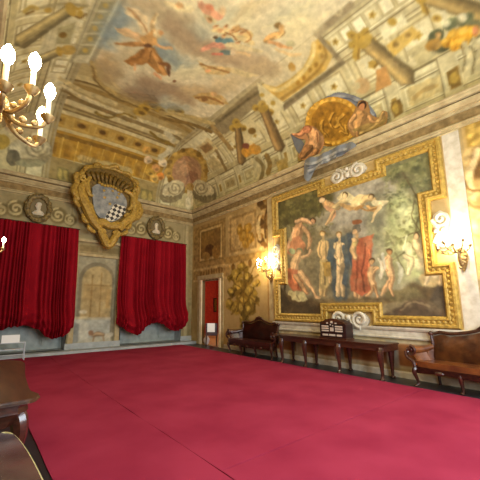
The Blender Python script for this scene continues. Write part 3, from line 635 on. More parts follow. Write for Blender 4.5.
# window bays behind the curtains
for k,(x0,x1,h) in enumerate(WIN):
    bm = new(); y1 = D+.55; t = .04
    box(bm,(x0-t,D,.1),(x0,y1,h)); box(bm,(x1,D,.1),(x1+t,y1,h)); box(bm,(x0-t,D,h),(x1+t,y1,h+t)); box(bm,(x0-t,D,.06),(x1+t,y1,.12))
    w = struct('window_%d'%(k+1), bm, M_GREY)
    bm = new(); box(bm,(x0,y1-.06,.12),(x1,y1,1.0)); n = 3
    for i in range(n): box(bm,(x0+.1+i*(x1-x0-.1)/n,y1-.14,.24),(x0+(i+1)*(x1-x0-.1)/n,y1-.05,.9),.05)
    obj('lower_panel', bm, M_PANEL, w, False)
    bm = new(); 
    for i in range(4): xx = x0+(x1-x0-.07)*i/3; box(bm,(xx,y1-.1,1.0),(xx+.07,y1-.03,h))
    for zz in (1.0,1.9,2.85,h-.07): box(bm,(x0,y1-.095,zz),(x1,y1-.035,zz+.07))
    obj('window_frame', bm, M_SHUT, w, False)
    obj('pane', box(new(),(x0,y1-.05,1.0),(x1,y1-.04,h)), M_GLASS, w, False)
# doorway with cream architrave and a strip of the red room beyond
d0,d1,dh = DOOR
for a,b in ((DOOR[0]-.27,DOOR[0]-.13),(DOOR[1]+.17,DOOR[1]+.34)): struct('trim_7' if a < 10 else 'trim_8', box(new(),(XR-.03,a,0),(XR,b,DOOR[2]+.06),.008), M_STUCCO)
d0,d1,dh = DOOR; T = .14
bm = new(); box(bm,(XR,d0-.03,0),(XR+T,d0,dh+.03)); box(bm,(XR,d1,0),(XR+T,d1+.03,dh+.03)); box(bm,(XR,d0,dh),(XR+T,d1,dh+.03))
dr = struct('door_1', bm, mat('olive_jamb', (112,92,54), .7))  # dark olive reveals lining the doorway
for a,b in ((d0-.13,d0),(d1,d1+.17)): obj('architrave', box(new(),(XR-.05,a,0),(XR,b,dh+.06),.012), M_CREAM, dr, False)
obj('lintel', box(new(),(XR-.06,d0-.26,dh+.06),(XR,d1+.32,dh+.24),.012), M_STUCCO, dr, False)
rx0,rx1,ry0,ry1,rh = XR+T, XR+4.0, 8.4, 15.6, 3.4
struct('wall_adjoining_end', box(new(),(rx0,ry1,0),(rx1,ry1+.1,rh)), M_REDWALL)
struct('wall_adjoining_side', box(new(),(rx1,ry0,0),(rx1+.1,ry1,rh)), M_REDWALL)
struct('wall_adjoining_near', box(new(),(rx0,ry0-.1,0),(rx1,ry0,rh)), M_REDWALL)
struct('wall_adjoining_left', box(new(),(rx0,d1+.03,0),(rx0+.02,ry1,rh)), M_REDWALL)
struct('ceiling_adjoining', box(new(),(rx0,ry0,rh),(rx1,ry1,rh+.1)), M_CREAM)
struct('floor_adjoining', box(new(),(XR+.0,ry0,.0),(rx1,ry1,.012)), M_PARQUET)
# tall windows in the wall behind the camera
for k,x0 in enumerate((1.2,4.6)):
    x1 = x0+1.7; bm = new()
    for i in range(3): xx = x0+(x1-x0-.08)*i/2; box(bm,(xx,Y0,1.0),(xx+.08,Y0+.06,4.4))
    for zz in (1.0,2.1,3.2,4.32): box(bm,(x0,Y0,zz),(x1,Y0+.05,zz+.08))
    w = struct('window_%d'%(k+3), bm, M_SHUT)
    obj('pane', box(new(),(x0,Y0+.005,1.0),(x1,Y0+.015,4.4)), mat('daylit_glass',(190,206,226),.2,emit=1.5), w, False)

# ================================================================== CARPETS
def carpet(x0,x1,y0,y1,label,h=.014):
    bm = new(); nx = max(2,int((x1-x0)/.35)); ny = max(2,int((y1-y0)/.35))
    V = [[bm.verts.new((x0+(x1-x0)*i/nx+(.003*math.sin(j*1.9+x0) if i in (0,nx) else 0), y0+(y1-y0)*j/ny, h+.003*math.sin(i*1.3+j*.9))) for i in range(nx+1)] for j in range(ny+1)]
    for j in range(ny):
        for i in range(nx): bm.faces.new((V[j][i],V[j][i+1],V[j+1][i+1],V[j+1][i]))
    r = bmesh.ops.extrude_face_region(bm, geom=bm.faces[:])
    for v in [g for g in r['geom'] if isinstance(g,bmesh.types.BMVert)]: v.co.z = .001
    return tag(obj('carpet', bm, M_CARPET), label, 'carpet', 'red carpet laid over the floor')
carpet(2.0,6.86,2.592,11.60,'large crimson carpet covering the middle and right of the hall floor')
carpet(.72,1.993,-.6,11.60,'crimson carpet strip along the left, beside the console table')
carpet(2.0,6.86,-.6,2.582,'crimson carpet piece at the bottom right, in front of the crosswise seam')

# ================================================================== CURTAINS
def curtain(x0, x1, lobes, label, seed):
    root = thing('curtain', label, 'curtain', ((x0+x1)/2, D-.14, 0), 0, 'red curtains on the back wall')
    r = np.random.RandomState(seed); nx, nz = 300, 96; zt = 4.27
    xs = np.linspace(x0,x1,nx)
    zb = np.interp(xs, [q[0] for q in lobes], [q[1] for q in lobes]); zb = np.convolve(np.pad(zb,12,'edge'), np.ones(25)/25,'valid')
    ph = np.cumsum(1+.55*np.sin(xs*5.1+r.rand()*6)+.35*np.sin(xs*11.3+2)); ph = ph/ph[-1]*2*PI*23
    cx = (x0+x1)/2; bm = new(); rows = []
    for j in range(nz+1):
        t = j/nz; row = []
        for i,x in enumerate(xs):
            # the cloth falls, swells over the gathered hem and turns back underneath
            if t < .86: z = zt+(zb[i]-zt)*(t/.86); turn = 0
            else: turn = (t-.86)/.14; z = zb[i]+.34*(1-math.cos(turn*PI/2))*.6-.03*math.sin(turn*PI)
            bulge = .30*math.exp(-((z-zb[i]-.34)/.42)**2)*(1-turn)**.6
            A = .075+.06*min(1,t*1.5)
            q = .5+.5*math.sin(ph[i]+.5*math.sin(z*1.3+x*2)); f = A*(q**.55)*(1-.3*turn)
            f += .045*math.sin(ph[i]*.31+1.3*t+seed)
            sw = .035*math.sin((z-zb[i])*22+3*math.sin(x*7))*math.exp(-((z-zb[i]-.2)/.35)**2)
            edge = min(1, (x-x0)/.12, (x1-x)/.12)
            xx = cx+(x-cx)*(1+.035*math.sin(min(t,1)*PI*.8))
            row.append(bm.verts.new((xx-cx, -(f+bulge+sw)*max(.35,edge)-.02, z+.02*math.sin(ph[i]*.5)*t)))
        rows.append(row)
    for a,b in zip(rows,rows[1:]):
        for i in range(nx-1): bm.faces.new((a[i],a[i+1],b[i+1],b[i]))
    obj('cloth', bm, M_VELVET, root)
    bm = new(); tube(bm, [(x0-cx-.03,-.03,zt+.01),(x1-cx+.03,-.03,zt+.01)], .022); obj('curtain_rod', bm, M_WOOD, root)
    return root
curtain(-.22,2.70,[(-.22,.8),(.1,.62),(.5,.68),(.85,.93),(1.35,.98),(1.7,.84),(1.9,.58),(2.15,.52),(2.45,.62),(2.62,.76),(2.7,.9)],'long red gathered curtain on the left of the painted niche',3)
curtain(4.24,7.14,[(4.24,.95),(4.4,.8),(4.75,.56),(5.0,.48),(5.2,.58),(5.4,.88),(5.75,.94),(6.05,.88),(6.25,.66),(6.55,.56),(6.85,.62),(7.05,.8),(7.14,.95)],'red gathered curtain between the painted niche and the doorway corner',8)

# ================================================================== COAT OF ARMS
def cq(x, y): return ((x-251)*.0072, (293-y)*.0072)
arms = thing('coat_of_arms', 'gilded coat of arms with a checkered shield high between the red curtains', 'coat of arms', (3.58, D-.42, 5.36))
out = [(112,160),(150,112),(258,92),(365,118),(398,175),(402,240),(428,300),(408,352),(362,396),(330,440),(300,486),(262,524),(226,500),(196,446),(150,410),(112,350),(78,280),(86,210)]
bm = new(); prism(bm, [tuple(p) for p in spline([cq(*p) for p in out+[out[0]]],4)[:-1]], .0, .12, 1, .03); obj('backing', bm, M_GOLDD, arms)  # dark gold here stands in for the deep shade between the scrolls
def relief(name, pts2, r, m=M_GOLD, y=-.04, closed=False, seg=8, parent=arms, smooth=True):
    p = spline(pts2,5) if smooth and not closed else (spline(list(pts2)+[pts2[0]],5)[:-1] if closed else pts2)
    return tube(new(), [(q[0],y,q[1]) for q in p], r, seg, closed)
rim = [(92,225),(112,165),(152,118),(258,98),(362,122),(396,178),(398,240)]
obj('upper_rim', relief('r',[cq(*p) for p in rim],[.07,.09,.07,.08,.07,.09,.07]), M_GOLD, arms)
bm = new()      # gadrooned shell under the upper rim
for k in range(11):
    t = k/10; a = np.array(cq(128+t*252,152-52*math.sin(t*PI)*.62+t*26)); b = np.array(cq(160+t*180,190-10*math.sin(t*PI)+t*14))
    tube(bm, [(q[0],-.05-.05*math.sin(w*PI),q[1]) for q,w in ((a+(b-a)*w,w) for w in np.linspace(0,1,7))], [.03,.07,.075,.075,.06,.05,.03], 8)
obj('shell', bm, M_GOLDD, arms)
for pts,r in (([(130,215),(112,250),(128,300),(150,340),(180,395),(215,435)],[0.12,0.15,0.18,0.195,0.18,0.12]),
              ([(385,215),(384,260),(392,305),(378,345),(340,380),(310,425)],[0.12,0.135,0.165,0.18,0.165,0.12]),
              ([(96,215),(82,258),(100,300),(124,290)],[0.075,0.12,0.105,0.045]),
              ([(398,250),(424,300),(404,345),(374,330)],[0.075,0.12,0.105,0.045]),
              ([(190,420),(225,400),(262,412),(300,404),(335,398)],[0.12,0.165,0.135,0.165,0.105]),
              ([(214,440),(236,476),(262,515),(286,480),(306,440)],[0.105,0.15,0.135,0.15,0.105]),
              ([(150,175),(138,215),(150,262),(170,275)],[0.075,0.09,0.09,0.045]),
              ([(330,205),(372,225),(372,285),(350,310)],[0.075,0.09,0.09,0.045])):
    obj('scroll', relief('s',[cq(*p) for p in pts],r,y=-.09), M_GOLD, arms)
for k_,(x,y,ang,l) in enumerate(((84,205,170,.34),(80,262,185,.3),(100,330,205,.34),(132,392,215,.32),(176,452,230,.3),(330,446,-50,.3),(366,392,-40,.32),(408,330,-22,.34),(414,270,-5,.3),(402,198,15,.34),(330,110,70,.26),(190,104,105,.26),(258,92,90,.3),(140,128,130,.28),(380,140,45,.28))):
    c0 = cq(x,y); a = math.radians(ang+(70 if k_%2 else -70)); b = a+(1.2 if k_%2 else -1.2)
    pts = [(c0[0]-.12*math.cos(a),-.10,c0[1]-.12*math.sin(a)),(c0[0]+l*.2*math.cos(a),-.15,c0[1]+l*.2*math.sin(a)),(c0[0]+l*.45*math.cos(a)+.05*math.cos(b),-.17,c0[1]+l*.45*math.sin(a)+.05*math.sin(b)),(c0[0]+l*.5*math.cos(a)+.16*math.cos(b),-.12,c0[1]+l*.5*math.sin(a)+.16*math.sin(b))]
    obj('acanthus_leaf', tube(new(), spline(pts,5), [.05,.085,.075,.02], 8), M_GOLD, arms)
for c,r0,tn,a0 in ((cq(150,335),.15,1.4,0),(cq(356,352),.15,-1.4,PI),(cq(222,452),.13,1.3,0),(cq(300,452),.13,-1.3,PI),(cq(118,196),.12,1.4,1),(cq(384,200),.12,-1.4,2)):
    sp = spiral(c,r0,.02,tn,a0); bm = tube(new(), [(q[0],-.12-.04*i/26,q[1]) for i,q in enumerate(sp)], [.055,.05,.03]); obj('volute', bm, M_GOLD, arms)
bm = new()
for k in range(9): p = cq(196+k*14, 196+k*2.0+5*math.sin(k)); ball(bm,(p[0],-.1,p[1]),.062)
obj('garland', bm, M_GOLD, arms); bm = new()
ball(bm,(cq(262,522)[0],-.05,cq(262,522)[1]),.1); ball(bm,(cq(240,505)[0],-.05,cq(240,505)[1]),.08); ball(bm,(cq(286,505)[0],-.05,cq(286,505)[1]),.08)
obj('pendant', bm, M_GOLD, arms)
sh = [(164,226),(196,200),(250,206),(302,214),(344,258),(340,310),(318,358),(268,390),(222,384),(188,352),(172,296)]
bm = new(); prism(bm, [tuple(p) for p in spline([cq(*p) for p in sh+[sh[0]]],4)[:-1]], -.085, .0, 1, .02); shield = obj('shield', bm, M_BLUEGREY, arms)
mck = bpy.data.materials.new('checkered_enamel'); mck.use_nodes = True; nt = mck.node_tree
ck = nt.nodes.new('ShaderNodeTexChecker'); ck.inputs['Scale'].default_value = 8.2; ck.inputs['Color1'].default_value = rgba((214,206,184)); ck.inputs['Color2'].default_value = rgba((34,26,20))
tc = nt.nodes.new('ShaderNodeTexCoord'); mp = nt.nodes.new('ShaderNodeMapping'); mp.inputs['Rotation'].default_value = (0,math.radians(32),0); mp.inputs['Location'].default_value = (0,.53,0)
nt.links.new(tc.outputs['Object'],mp.inputs[0]); nt.links.new(mp.outputs[0],ck.inputs[0]); nt.links.new(ck.outputs[0],nt.nodes['Principled BSDF'].inputs['Base Color']); nt.nodes['Principled BSDF'].inputs['Roughness'].default_value = .5
bm = new(); prism(bm, [cq(*p) for p in ((282,290),(340,296),(338,330),(318,358),(268,388),(234,384),(246,346))], -.105, -.08, 1); ck_o = obj('checkered_band', bm, mck, shield, False); ck_o['label'] = 'black and white checkered band'
for p in ((222,232),(266,224),(292,254),(228,268),(256,296),(300,232)):
    c = cq(*p); bm = new(); prism(bm, [(c[0]+(.07 if k%2 == 0 else .032)*math.cos(k*PI/5+.3), c[1]+(.07 if k%2 == 0 else .032)*math.sin(k*PI/5+.3)) for k in range(10)], -.105, -.08, 1); obj('star', bm, M_GOLD, shield, False)

# ================================================================== BUST ROUNDELS
M_OLIVE = mat('olive_bronze', (140,118,66), .6, .2, c2=(74,60,30), scale=14)
def roundel(x, z, label):
    t = thing('bust_roundel', label, 'roundel', (x, D-.045, z), 0, 'bust roundels above the curtains')
    bm = new(); prism(bm, [(.36*math.cos(a), .46*math.sin(a)) for a in np.linspace(0,2*PI,29)[:-1]], -.05, -.005, 1, .015); obj('medallion', bm, mat('dark_olive',(112,98,62),.7), t)
    bm = new(); tube(bm, [(.33*math.cos(a),-.055,.42*math.sin(a)) for a in np.linspace(0,2*PI,29)[:-1]], .085, 8, True)
    for k in range(26): a = k*2*PI/26; ball(bm,((.33+.03*(-1)**k)*math.cos(a),-.085,(.42+.03*(-1)**k)*math.sin(a)),.07,8,6,(1,.7,1))
    obj('wreath', bm, M_OLIVE, t)
    bm = new(); tube(bm, [(-.02,-.07,.16),(-.02,-.08,.08),(-.01,-.08,.0),(0,-.075,-.06),(0,-.07,-.14),(0,-.06,-.24)], [.05,.085,.075,.05,.13,.17], 12, flat=((0,1,0),.45))
    ball(bm,(.0,-.075,.13),.085,10,8,(1,.5,.9)); ball(bm,(-.095,-.1,.05),.022); tube(bm,[(-.16,-.06,-.2),(-.1,-.09,-.13),(0,-.1,-.17),(.1,-.09,-.13),(.16,-.06,-.2)],.03)
    obj('bust', bm, M_WHITE, t)
roundel(1.40,4.83,'oval olive roundel with a pale bust above the left curtain')
roundel(5.72,4.83,'oval olive roundel with a pale bust above the right curtain')

# ================================================================== THE BIG PICTURE
OUT = [(2.07,1.10),(3.85,1.10),(3.85,1.40),(5.07,1.40),(5.07,1.10),(7.02,1.10),(7.02,2.47),(6.70,2.47),(6.70,3.80),(7.02,3.80),(7.02,5.2),(4.98,5.2),(4.98,4.95),(3.50,4.95),(3.50,5.2),(2.07,5.2),(2.07,3.82),(2.38,3.82),(2.38,2.45),(2.07,2.45)]
def inset(poly, d):
    n = len(poly); o = []
    for i in range(n):
        a = np.array(poly[i-1]); b = np.array(poly[i]); c = np.array(poly[(i+1)%n])
        e = (b-a)/np.hypot(*(b-a)); f = (c-b)/np.hypot(*(c-b)); n1 = np.array((-e[1],e[0])); n2 = np.array((-f[1],f[0]))
        o.append(tuple(b+d*(n1+n2)/(1+n1@n2)))
    return o
def inside(poly):
    def f(u, v):
        ins = np.zeros(u.shape,bool); n = len(poly)
        for k in range(n):
            ax,ay = poly[k]; bx,by = poly[(k+1)%n]
            if ay != by: ins ^= ((ay > v) != (by > v)) & (u < (bx-ax)*(v-ay)/(by-ay)+ax)
        return ins
    return f
pic = thing('framed_painting', 'huge gilt framed painting of classical nudes and flying putti on the right wall', 'painting', (XR,4.5,1.1))
def unpar(o, root):
    o.parent = root; o.matrix_parent_inverse = Matrix.Translation(-Vector(root.location)); return o
PC = Canvas(2.15,6.95,1.15,5.1,.016, lambda px,py: tuple(hit(px,py,0,XR-.03)[1:]), (126,112,84))
c = PC; c.tint = (.98,1.0,.93); c.contrast = .94; c.lift = 6; c.brush = .22; c.warp = .10
c.P([(300,196),(400,150),(430,300),(280,300)],(146,134,112),.3); c.P([(326,192),(404,166),(400,250),(336,270)],(158,146,132),.3)
c.P([(276,196),(330,184),(334,200),(318,214),(300,226),(290,250),(276,250)],(84,74,38),.12,mott=((58,52,26),3,4)); 
for q in ((290,205,10,8),(306,200,12,7),(322,194,10,6),(284,222,7,10),(298,214,8,6),(312,208,8,5)): c.E(q[0],q[1],q[2],q[3],(104,92,46),20,soft=.12,a=.7); c.E(q[0]+3,q[1]+3,q[2]*.6,q[3]*.6,(62,56,28),10,soft=.1,a=.7)
c.P([(385,160),(436,144),(440,200),(428,204),(420,192),(404,190),(390,182),(380,174)],(104,98,66),.2,a=.8,mott=((72,70,46),3,7))
for q in ((396,172,9,6),(412,166,11,7),(424,178,9,9),(430,160,8,8),(404,184,8,5),(424,196,7,6),(388,176,7,4)): c.E(q[0],q[1],q[2],q[3],(112,108,62),-20,soft=.1,a=.7); c.E(q[0]+3,q[1]+2,q[2]*.5,q[3]*.5,(52,54,34),0,soft=.08,a=.7)
c.P([(384,200),(400,190),(424,204),(438,210),(446,260),(444,282),(410,282),(392,262),(384,236)],(176,176,128),.2,mott=((140,142,96),2.4,5))
c.E(404,216,9,12,(196,194,150),0,soft=.15,a=.8); c.E(414,256,14,12,(190,188,150),0,soft=.15,a=.8); c.E(430,232,9,12,(150,142,96),soft=.12,a=.8); c.P([(366,196),(384,190),(384,226),(378,248),(366,240)],(124,118,96),.15)
for p in ([(402,172),(410,186),(418,198)],[(386,232),(398,256),(404,272)],[(390,262),(408,250),(426,238),(442,228)],[(414,200),(412,216),(420,232)],[(396,240),(412,234),(430,226)],[(424,206),(418,220),(414,234)]): c.S(p,1.6,(76,64,36),a=.85)
for q in rng.rand(60,2): x = 386+54*q[0]; y = 226+34*q[1]; c.E(x,y,2.6,1.6,((112,112,66),(176,172,120),(92,90,54))[int(q[0]*997)%3],int(q[1]*180),soft=.03,a=.8)
c.P([(276,226),(300,220),(318,232),(316,290),(290,296),(276,286)],(120,104,70),.2,a=.6); c.P([(372,232),(392,226),(404,250),(410,284),(380,290)],(140,136,100),.2,a=.6)
for (x0,x1,y0,y1,n,cols) in ((277,330,186,250,170,((70,64,32),(110,100,54),(92,84,44),(132,120,70))),(386,436,146,206,190,((62,64,40),(118,116,74),(94,92,58),(140,136,92))),(384,444,200,250,110,((120,118,76),(190,188,140),(150,150,104),(96,92,56)))):
    for q in rng.rand(n,4):
        x = x0+(x1-x0)*q[0]; yy = y0+(y1-y0)*q[1]-(x-x0)*.3*(x1 < 340); c.S([(x,yy),(x+3*math.cos(q[2]*6),yy+2*math.sin(q[2]*6))],1.3+q[3],cols[int(q[3]*3.99)],soft=.025,a=.6,smooth=False)
# ground and rocks
c.P([(276,290),(300,296),(330,300),(370,296),(400,296),(412,282),(430,284),(446,270),(452,318),(276,320)],(100,78,48),.1,mott=((70,54,34),2.2,6))
c.P([(276,300),(300,302),(326,310),(326,320),(276,318)],(70,54,34),.06); c.P([(276,284),(284,290),(290,304),(280,312)],(58,46,30),.05); c.P([(318,300),(344,300),(372,300),(398,304),(390,308),(330,308)],(116,94,62),.06)
c.P([(372,312),(384,306),(402,298),(410,302),(394,312)],(130,112,82),.03); c.P([(378,316),(404,304),(420,298),(436,304),(452,312),(452,318)],(80,62,46),.05); c.P([(430,300),(436,286),(446,280),(452,300),(452,314),(444,312)],(66,54,42),.05); c.S([(400,310),(416,302),(430,306)],2,(120,98,72)); c.P([(378,288),(400,290),(416,286),(424,298),(390,302)],(106,92,60),.06)
# dark ground behind the standing women
c.P([(304,232),(322,228),(334,232),(352,226),(352,298),(336,300),(312,296)],(112,98,68),.2,a=.6); c.P([(326,240),(346,236),(350,280),(346,300),(336,300),(328,280)],(72,78,80),.08); c.P([(346,234),(354,232),(352,270),(348,262)],(66,72,78),.05)
# flying putti holding a garland
c.limb([(324,202),(330,206),(338,208)],[6,9,5],(206,158,108)); c.head(322,200,3.4,FLP); c.limb([(334,208),(342,202),(350,200)],[5,7,5],(214,182,132)); c.S([(338,198),(346,196),(356,203),(364,204)],[4,8,7,4],(216,194,150)); c.S([(340,204),(350,208),(358,208)],[3,6,3],(196,150,96)); c.head(345,196,3.2,(220,186,140)); c.S([(352,205),(360,198),(368,196)],[6,7,4],(220,190,140)); c.S([(356,210),(364,204)],3,(160,116,66)); c.limb([(362,203),(368,197),(376,199)],[5,7,5],(218,180,126)); c.limb([(368,206),(374,209),(380,205)],[4,6,4],(206,158,100)); c.head(372,196,3.2,(214,176,126)); c.S([(374,202),(382,203),(389,201)],[7,6,1],(222,200,160)); c.S([(380,206),(376,212),(372,222)],[4,3,2],(210,178,132)); c.S([(360,207),(368,210),(376,208)],2,(146,104,58)); c.S([(326,206),(334,214),(330,220)],[4,5,3],(206,150,112)); c.limb([(333,212),(330,219),(326,224)],[5,4,2],(208,166,120))
# seated man with red mantle and companions, left
c.limb([(300,226),(296,238),(290,250)],[9,13,10],(206,152,108)); c.limb([(304,228),(310,238),(308,250)],[5,4,3],(204,156,112)); c.head(300,222,4,(198,142,100)); c.head(313,221,3.6,(206,150,110)); c.limb([(296,222),(304,220),(312,224)],[4,6,4],(212,164,122)); c.P([(288,238),(300,236),(306,246),(300,256),(286,254)],(182,120,84),.04); c.S([(294,228),(290,240),(286,252)],2.5,(226,176,136)); c.S([(288,226),(290,240)],4,(150,138,100),a=.7)
c.limb([(298,256),(294,266),(294,274)],[8,10,8],(214,170,124)); c.head(299,252,3.6,(196,150,108),(120,124,92)); c.E(292,251,3.4,3,(140,148,112)); c.limb([(302,258),(308,256),(311,250)],[4,3,2.6],(212,168,124)); c.P([(286,268),(300,270),(304,280),(302,292),(292,290),(286,280)],(176,98,64),.03); c.S([(292,274),(296,284)],2,(220,130,84)); c.S([(300,276),(298,288)],2,(140,60,34)); c.limb([(300,272),(308,282),(316,296)],[7,6,3.4],(212,168,122)); c.limb([(296,276),(304,288),(308,294)],[6,5,3],(196,146,100)); c.S([(316,296),(320,297)],3,(206,160,116)); c.P([(290,294),(296,290),(304,292),(308,299),(300,302),(292,300)],(196,180,132),.03); c.E(291,293,3,2.6,(186,168,120)); c.S([(296,295),(300,300)],1.5,(150,130,90)); c.S([(283,280),(286,296)],2,(70,56,36))
def woman(x, yt, yb, lean, skin=FLP, cloth=None, hair=(126,92,48), wide=1.0):
    h = yb-yt; hd = h*.048
    hip = (x+lean*.4, yt+h*.5); sh_ = (x, yt+h*.2)
    c.limb([hip,(x+lean*.7+1,yt+h*.74),(x+lean+.5,yb)],[7.6*wide,5.6*wide,3.2*wide],np.array(skin)*.9); c.limb([hip,(x+lean*.5-2,yt+h*.74),(x+lean*.6-2.6,yb-1)],[7.6*wide,5.6*wide,3.2*wide],skin)
    c.limb([sh_,(x+lean*.1,yt+h*.34),hip],[8.6*wide,7*wide,8.4*wide],skin)
    c.limb([(x+3.4,yt+h*.2),(x+5,yt+h*.36),(x+3.4,yt+h*.48)],[3.4,3,2.4],skin); c.limb([(x-3.2,yt+h*.2),(x-4.8,yt+h*.34),(x-2,yt+h*.42)],[3.4,3,2.4],skin)
    if cloth is not None: c.P([(hip[0]-4,hip[1]-3),(hip[0]+4,hip[1]-4),(hip[0]+5+lean*.4,yt+h*.8),(hip[0]+lean*.3,yt+h*.9),(hip[0]-4,yt+h*.84)],cloth,.03); c.S([(hip[0],hip[1]),(hip[0]+1,yt+h*.82)],1.4,np.array(cloth)*.66); c.S([(hip[0]-2,hip[1]),(hip[0]-2.4,yt+h*.8)],1.2,np.minimum(np.array(cloth)*1.2,255))
    c.S([(x+.2,yt+h*.1),(x,yt+h*.18)],2.2,np.array(skin)*.85); c.head(x, yt+h*.065, hd, skin, hair)
woman(323,229,297,2,(210,172,118),(186,158,104)); woman(339,231,297,3,(222,186,140)); c.P([(330,244),(336,250),(332,266),(326,258)],(70,80,86),.03); c.S([(343,246),(347,262),(345,284)],[3,5,4],(78,86,92)); c.limb([(327,268),(330,276),(329,284)],[4,4,2.4],(206,170,118)); c.head(327,264,2.6,(200,158,108)); c.P([(322,262),(330,262),(331,276),(324,276)],(186,146,72),.03)
woman(357,226,298,1,(206,160,112),(176,84,44),(100,74,44)); c.P([(352,244),(358,240),(368,236),(374,244),(370,262),(372,290),(362,296),(350,290),(352,268)],(166,78,50),.03,mott=((190,106,72),2.5,4)); c.P([(363,238),(374,234),(370,250),(372,258),(364,256)],(180,98,66),.03); c.limb([(355,240),(353,250),(356,258)],[7,6,5],(206,164,116)); c.S([(366,244),(362,270),(364,292)],2,(120,58,38)); c.S([(358,256),(356,290)],2,(132,64,42)); c.S([(370,250),(368,284)],1.6,(220,128,84)); c.E(356,229,4,4.6,(104,94,82)); c.E(357,222,5,2.6,(150,84,48)); c.E(355,232,2.4,2.8,(206,160,116)); c.head(354,244,2.6,(196,170,110),(180,150,90)); 
# two cupids at the right of centre and a pale group under the trees
c.limb([(373,268),(372,278),(374,288)],[7.5,8,7],(212,164,116)); c.limb([(373,286),(370,292),(366,297)],[4,3,2.2],(206,154,106)); c.limb([(374,286),(376,292),(377,297)],[4,3,2.2],(190,138,92)); c.limb([(373,270),(378,268),(374,274)],[2.6,2.2,2],(212,164,116)); c.head(372,261,3.4,(204,154,106)); c.S([(378,258),(382,266),(380,278)],[2,5,3],(206,190,166)); 
c.limb([(389,258),(389,268),(391,278)],[8,9,8],(222,176,128)); c.limb([(390,278),(386,287),(381,296)],[5,4,2.4],(216,166,118)); c.limb([(392,278),(391,288),(392,296)],[5,4,2.4],(200,150,104)); c.limb([(386,258),(383,264),(386,270)],[2.6,2.2,2],(216,166,118)); c.head(390,252,3.6,(150,106,66),(92,64,38)); c.S([(383,253),(384,268)],3,(196,190,176),a=.8); c.S([(398,262),(401,272),(399,282)],[2,5,3],(176,170,150))
c.limb([(420,252),(424,260),(428,264)],[6,7,5],(216,182,134)); c.head(419,246,3.2,(216,176,130)); c.limb([(424,264),(428,268),(426,278)],[5,4,3],(220,180,134)); c.limb([(418,264),(430,262),(438,268)],[4,4,2.4],(222,186,142)); c.limb([(412,258),(408,268)],[4,3],(206,190,150)); c.P([(428,268),(438,272),(444,280),(434,286),(424,284),(418,280)],(190,160,110),.04); c.E(436,276,4,3,(216,186,140)); c.limb([(430,244),(434,252),(440,250)],[4,5,3],(206,186,140),); c.E(409,248,4,6,(190,186,150)); c.S([(406,236),(404,250)],2,(206,206,170))
c.limb([(416,240),(420,250),(424,258)],[8,9,8],(224,200,156)); c.head(416,236,3.4,(220,186,142)); c.limb([(430,252),(434,262),(440,268)],[8,9,7],(226,196,150)); c.head(430,247,3.4,(222,184,138)); c.limb([(424,262),(430,270),(427,284)],[7,6,3.4],(228,194,148)); c.limb([(438,264),(444,272),(440,284)],[7,6,4],(218,184,136)); c.P([(410,262),(424,256),(440,262),(446,276),(432,274),(418,270)],(214,200,160),.05,a=.8); c.limb([(406,256),(412,262),(408,274)],[6,6,4],(206,190,150))
c.mottle((60,48,30), 4.0, .54, .8, .3, 33); c.mottle((206,184,140), 5.0, .58, .85, .2, 37)
unpar(c.mesh('canvas', lambda U,V: np.stack([np.full(U.shape,XR-.03),U,V],-1), M_CANVAS, keep=inside(inset(OUT,.05))), pic)
bm = new(); prof = [(0,0),(0,.06),(.03,.10),(.07,.105),(.10,.075),(.155,.06),(.175,.085),(.21,.09),(.235,.06),(.25,.03),(.25,.0)]
rings = [[bm.verts.new((XR-h,p[0],p[1])) for p in inset(OUT,o)] for o,h in prof]
for a,b in zip(rings,rings[1:]):
    for i in range(len(OUT)): j = (i+1)%len(OUT); bm.faces.new((a[i],a[j],b[j],b[i]))
o1 = inset(OUT,.128)      # carved leaf course running round the frame
for i in range(len(o1)):
    a = np.array(o1[i]); b = np.array(o1[(i+1)%len(o1)]); n = max(2,int(np.hypot(*(b-a))/.1))
    for k in range(n): p = a+(b-a)*(k+.5)/n; ball(bm,(XR-.065,p[0],p[1]),.036,6,5,(.7,1.1,1.1))
fr = unpar(obj('frame', bm, M_GOLD), pic)
def volutes(name, cy, cz, s, rot, parent=pic):
    bm = new()
    def tr(p, h): x,y = p; return (XR-h, cy+(x*math.cos(rot)-y*math.sin(rot))*s, cz+(x*math.sin(rot)+y*math.cos(rot))*s)
    prism_pts = spline([(-.62,.0),(-.5,.2),(-.2,.24),(0,.2),(.2,.24),(.5,.2),(.62,0),(.4,-.2),(0,-.12),(-.4,-.2),(-.62,0)],3)[:-1]
    A = [bm.verts.new(tr(p,.005)) for p in prism_pts]; Bv = [bm.verts.new(tr(p,.06)) for p in prism_pts]; bm.faces.new(A); bm.faces.new(Bv)
    for i in range(len(A)): j = (i+1)%len(A); bm.faces.new((A[i],A[j],Bv[j],Bv[i]))
    for s_ in (-1,1):
        sp = [(s_*(.36+q[0]), q[1]) for q in spiral((0,0),.24,.03,1.6,PI*.5,30)]
        tube(bm, [tr(p,.07+.03*i/30) for i,p in enumerate(sp)], [.06*s,.055*s,.035*s])
        tube(bm, [tr(p,.07) for p in spline([(s_*.3,.2),(s_*.1,.1),(0,-.1)],6)], [.05*s,.06*s,.03*s])
    ball(bm, tr((0,.16),.08), .07*s); ball(bm, tr((0,-.04),.08), .09*s)
    return unpar(obj(name, bm, M_WHITE), parent)
for a in ((4.24,5.08,.85,0),(4.46,1.24,.85,PI),(6.87,3.13,.7,PI/2),(2.21,3.13,.7,-PI/2)): volutes('scroll_ornament',*a)

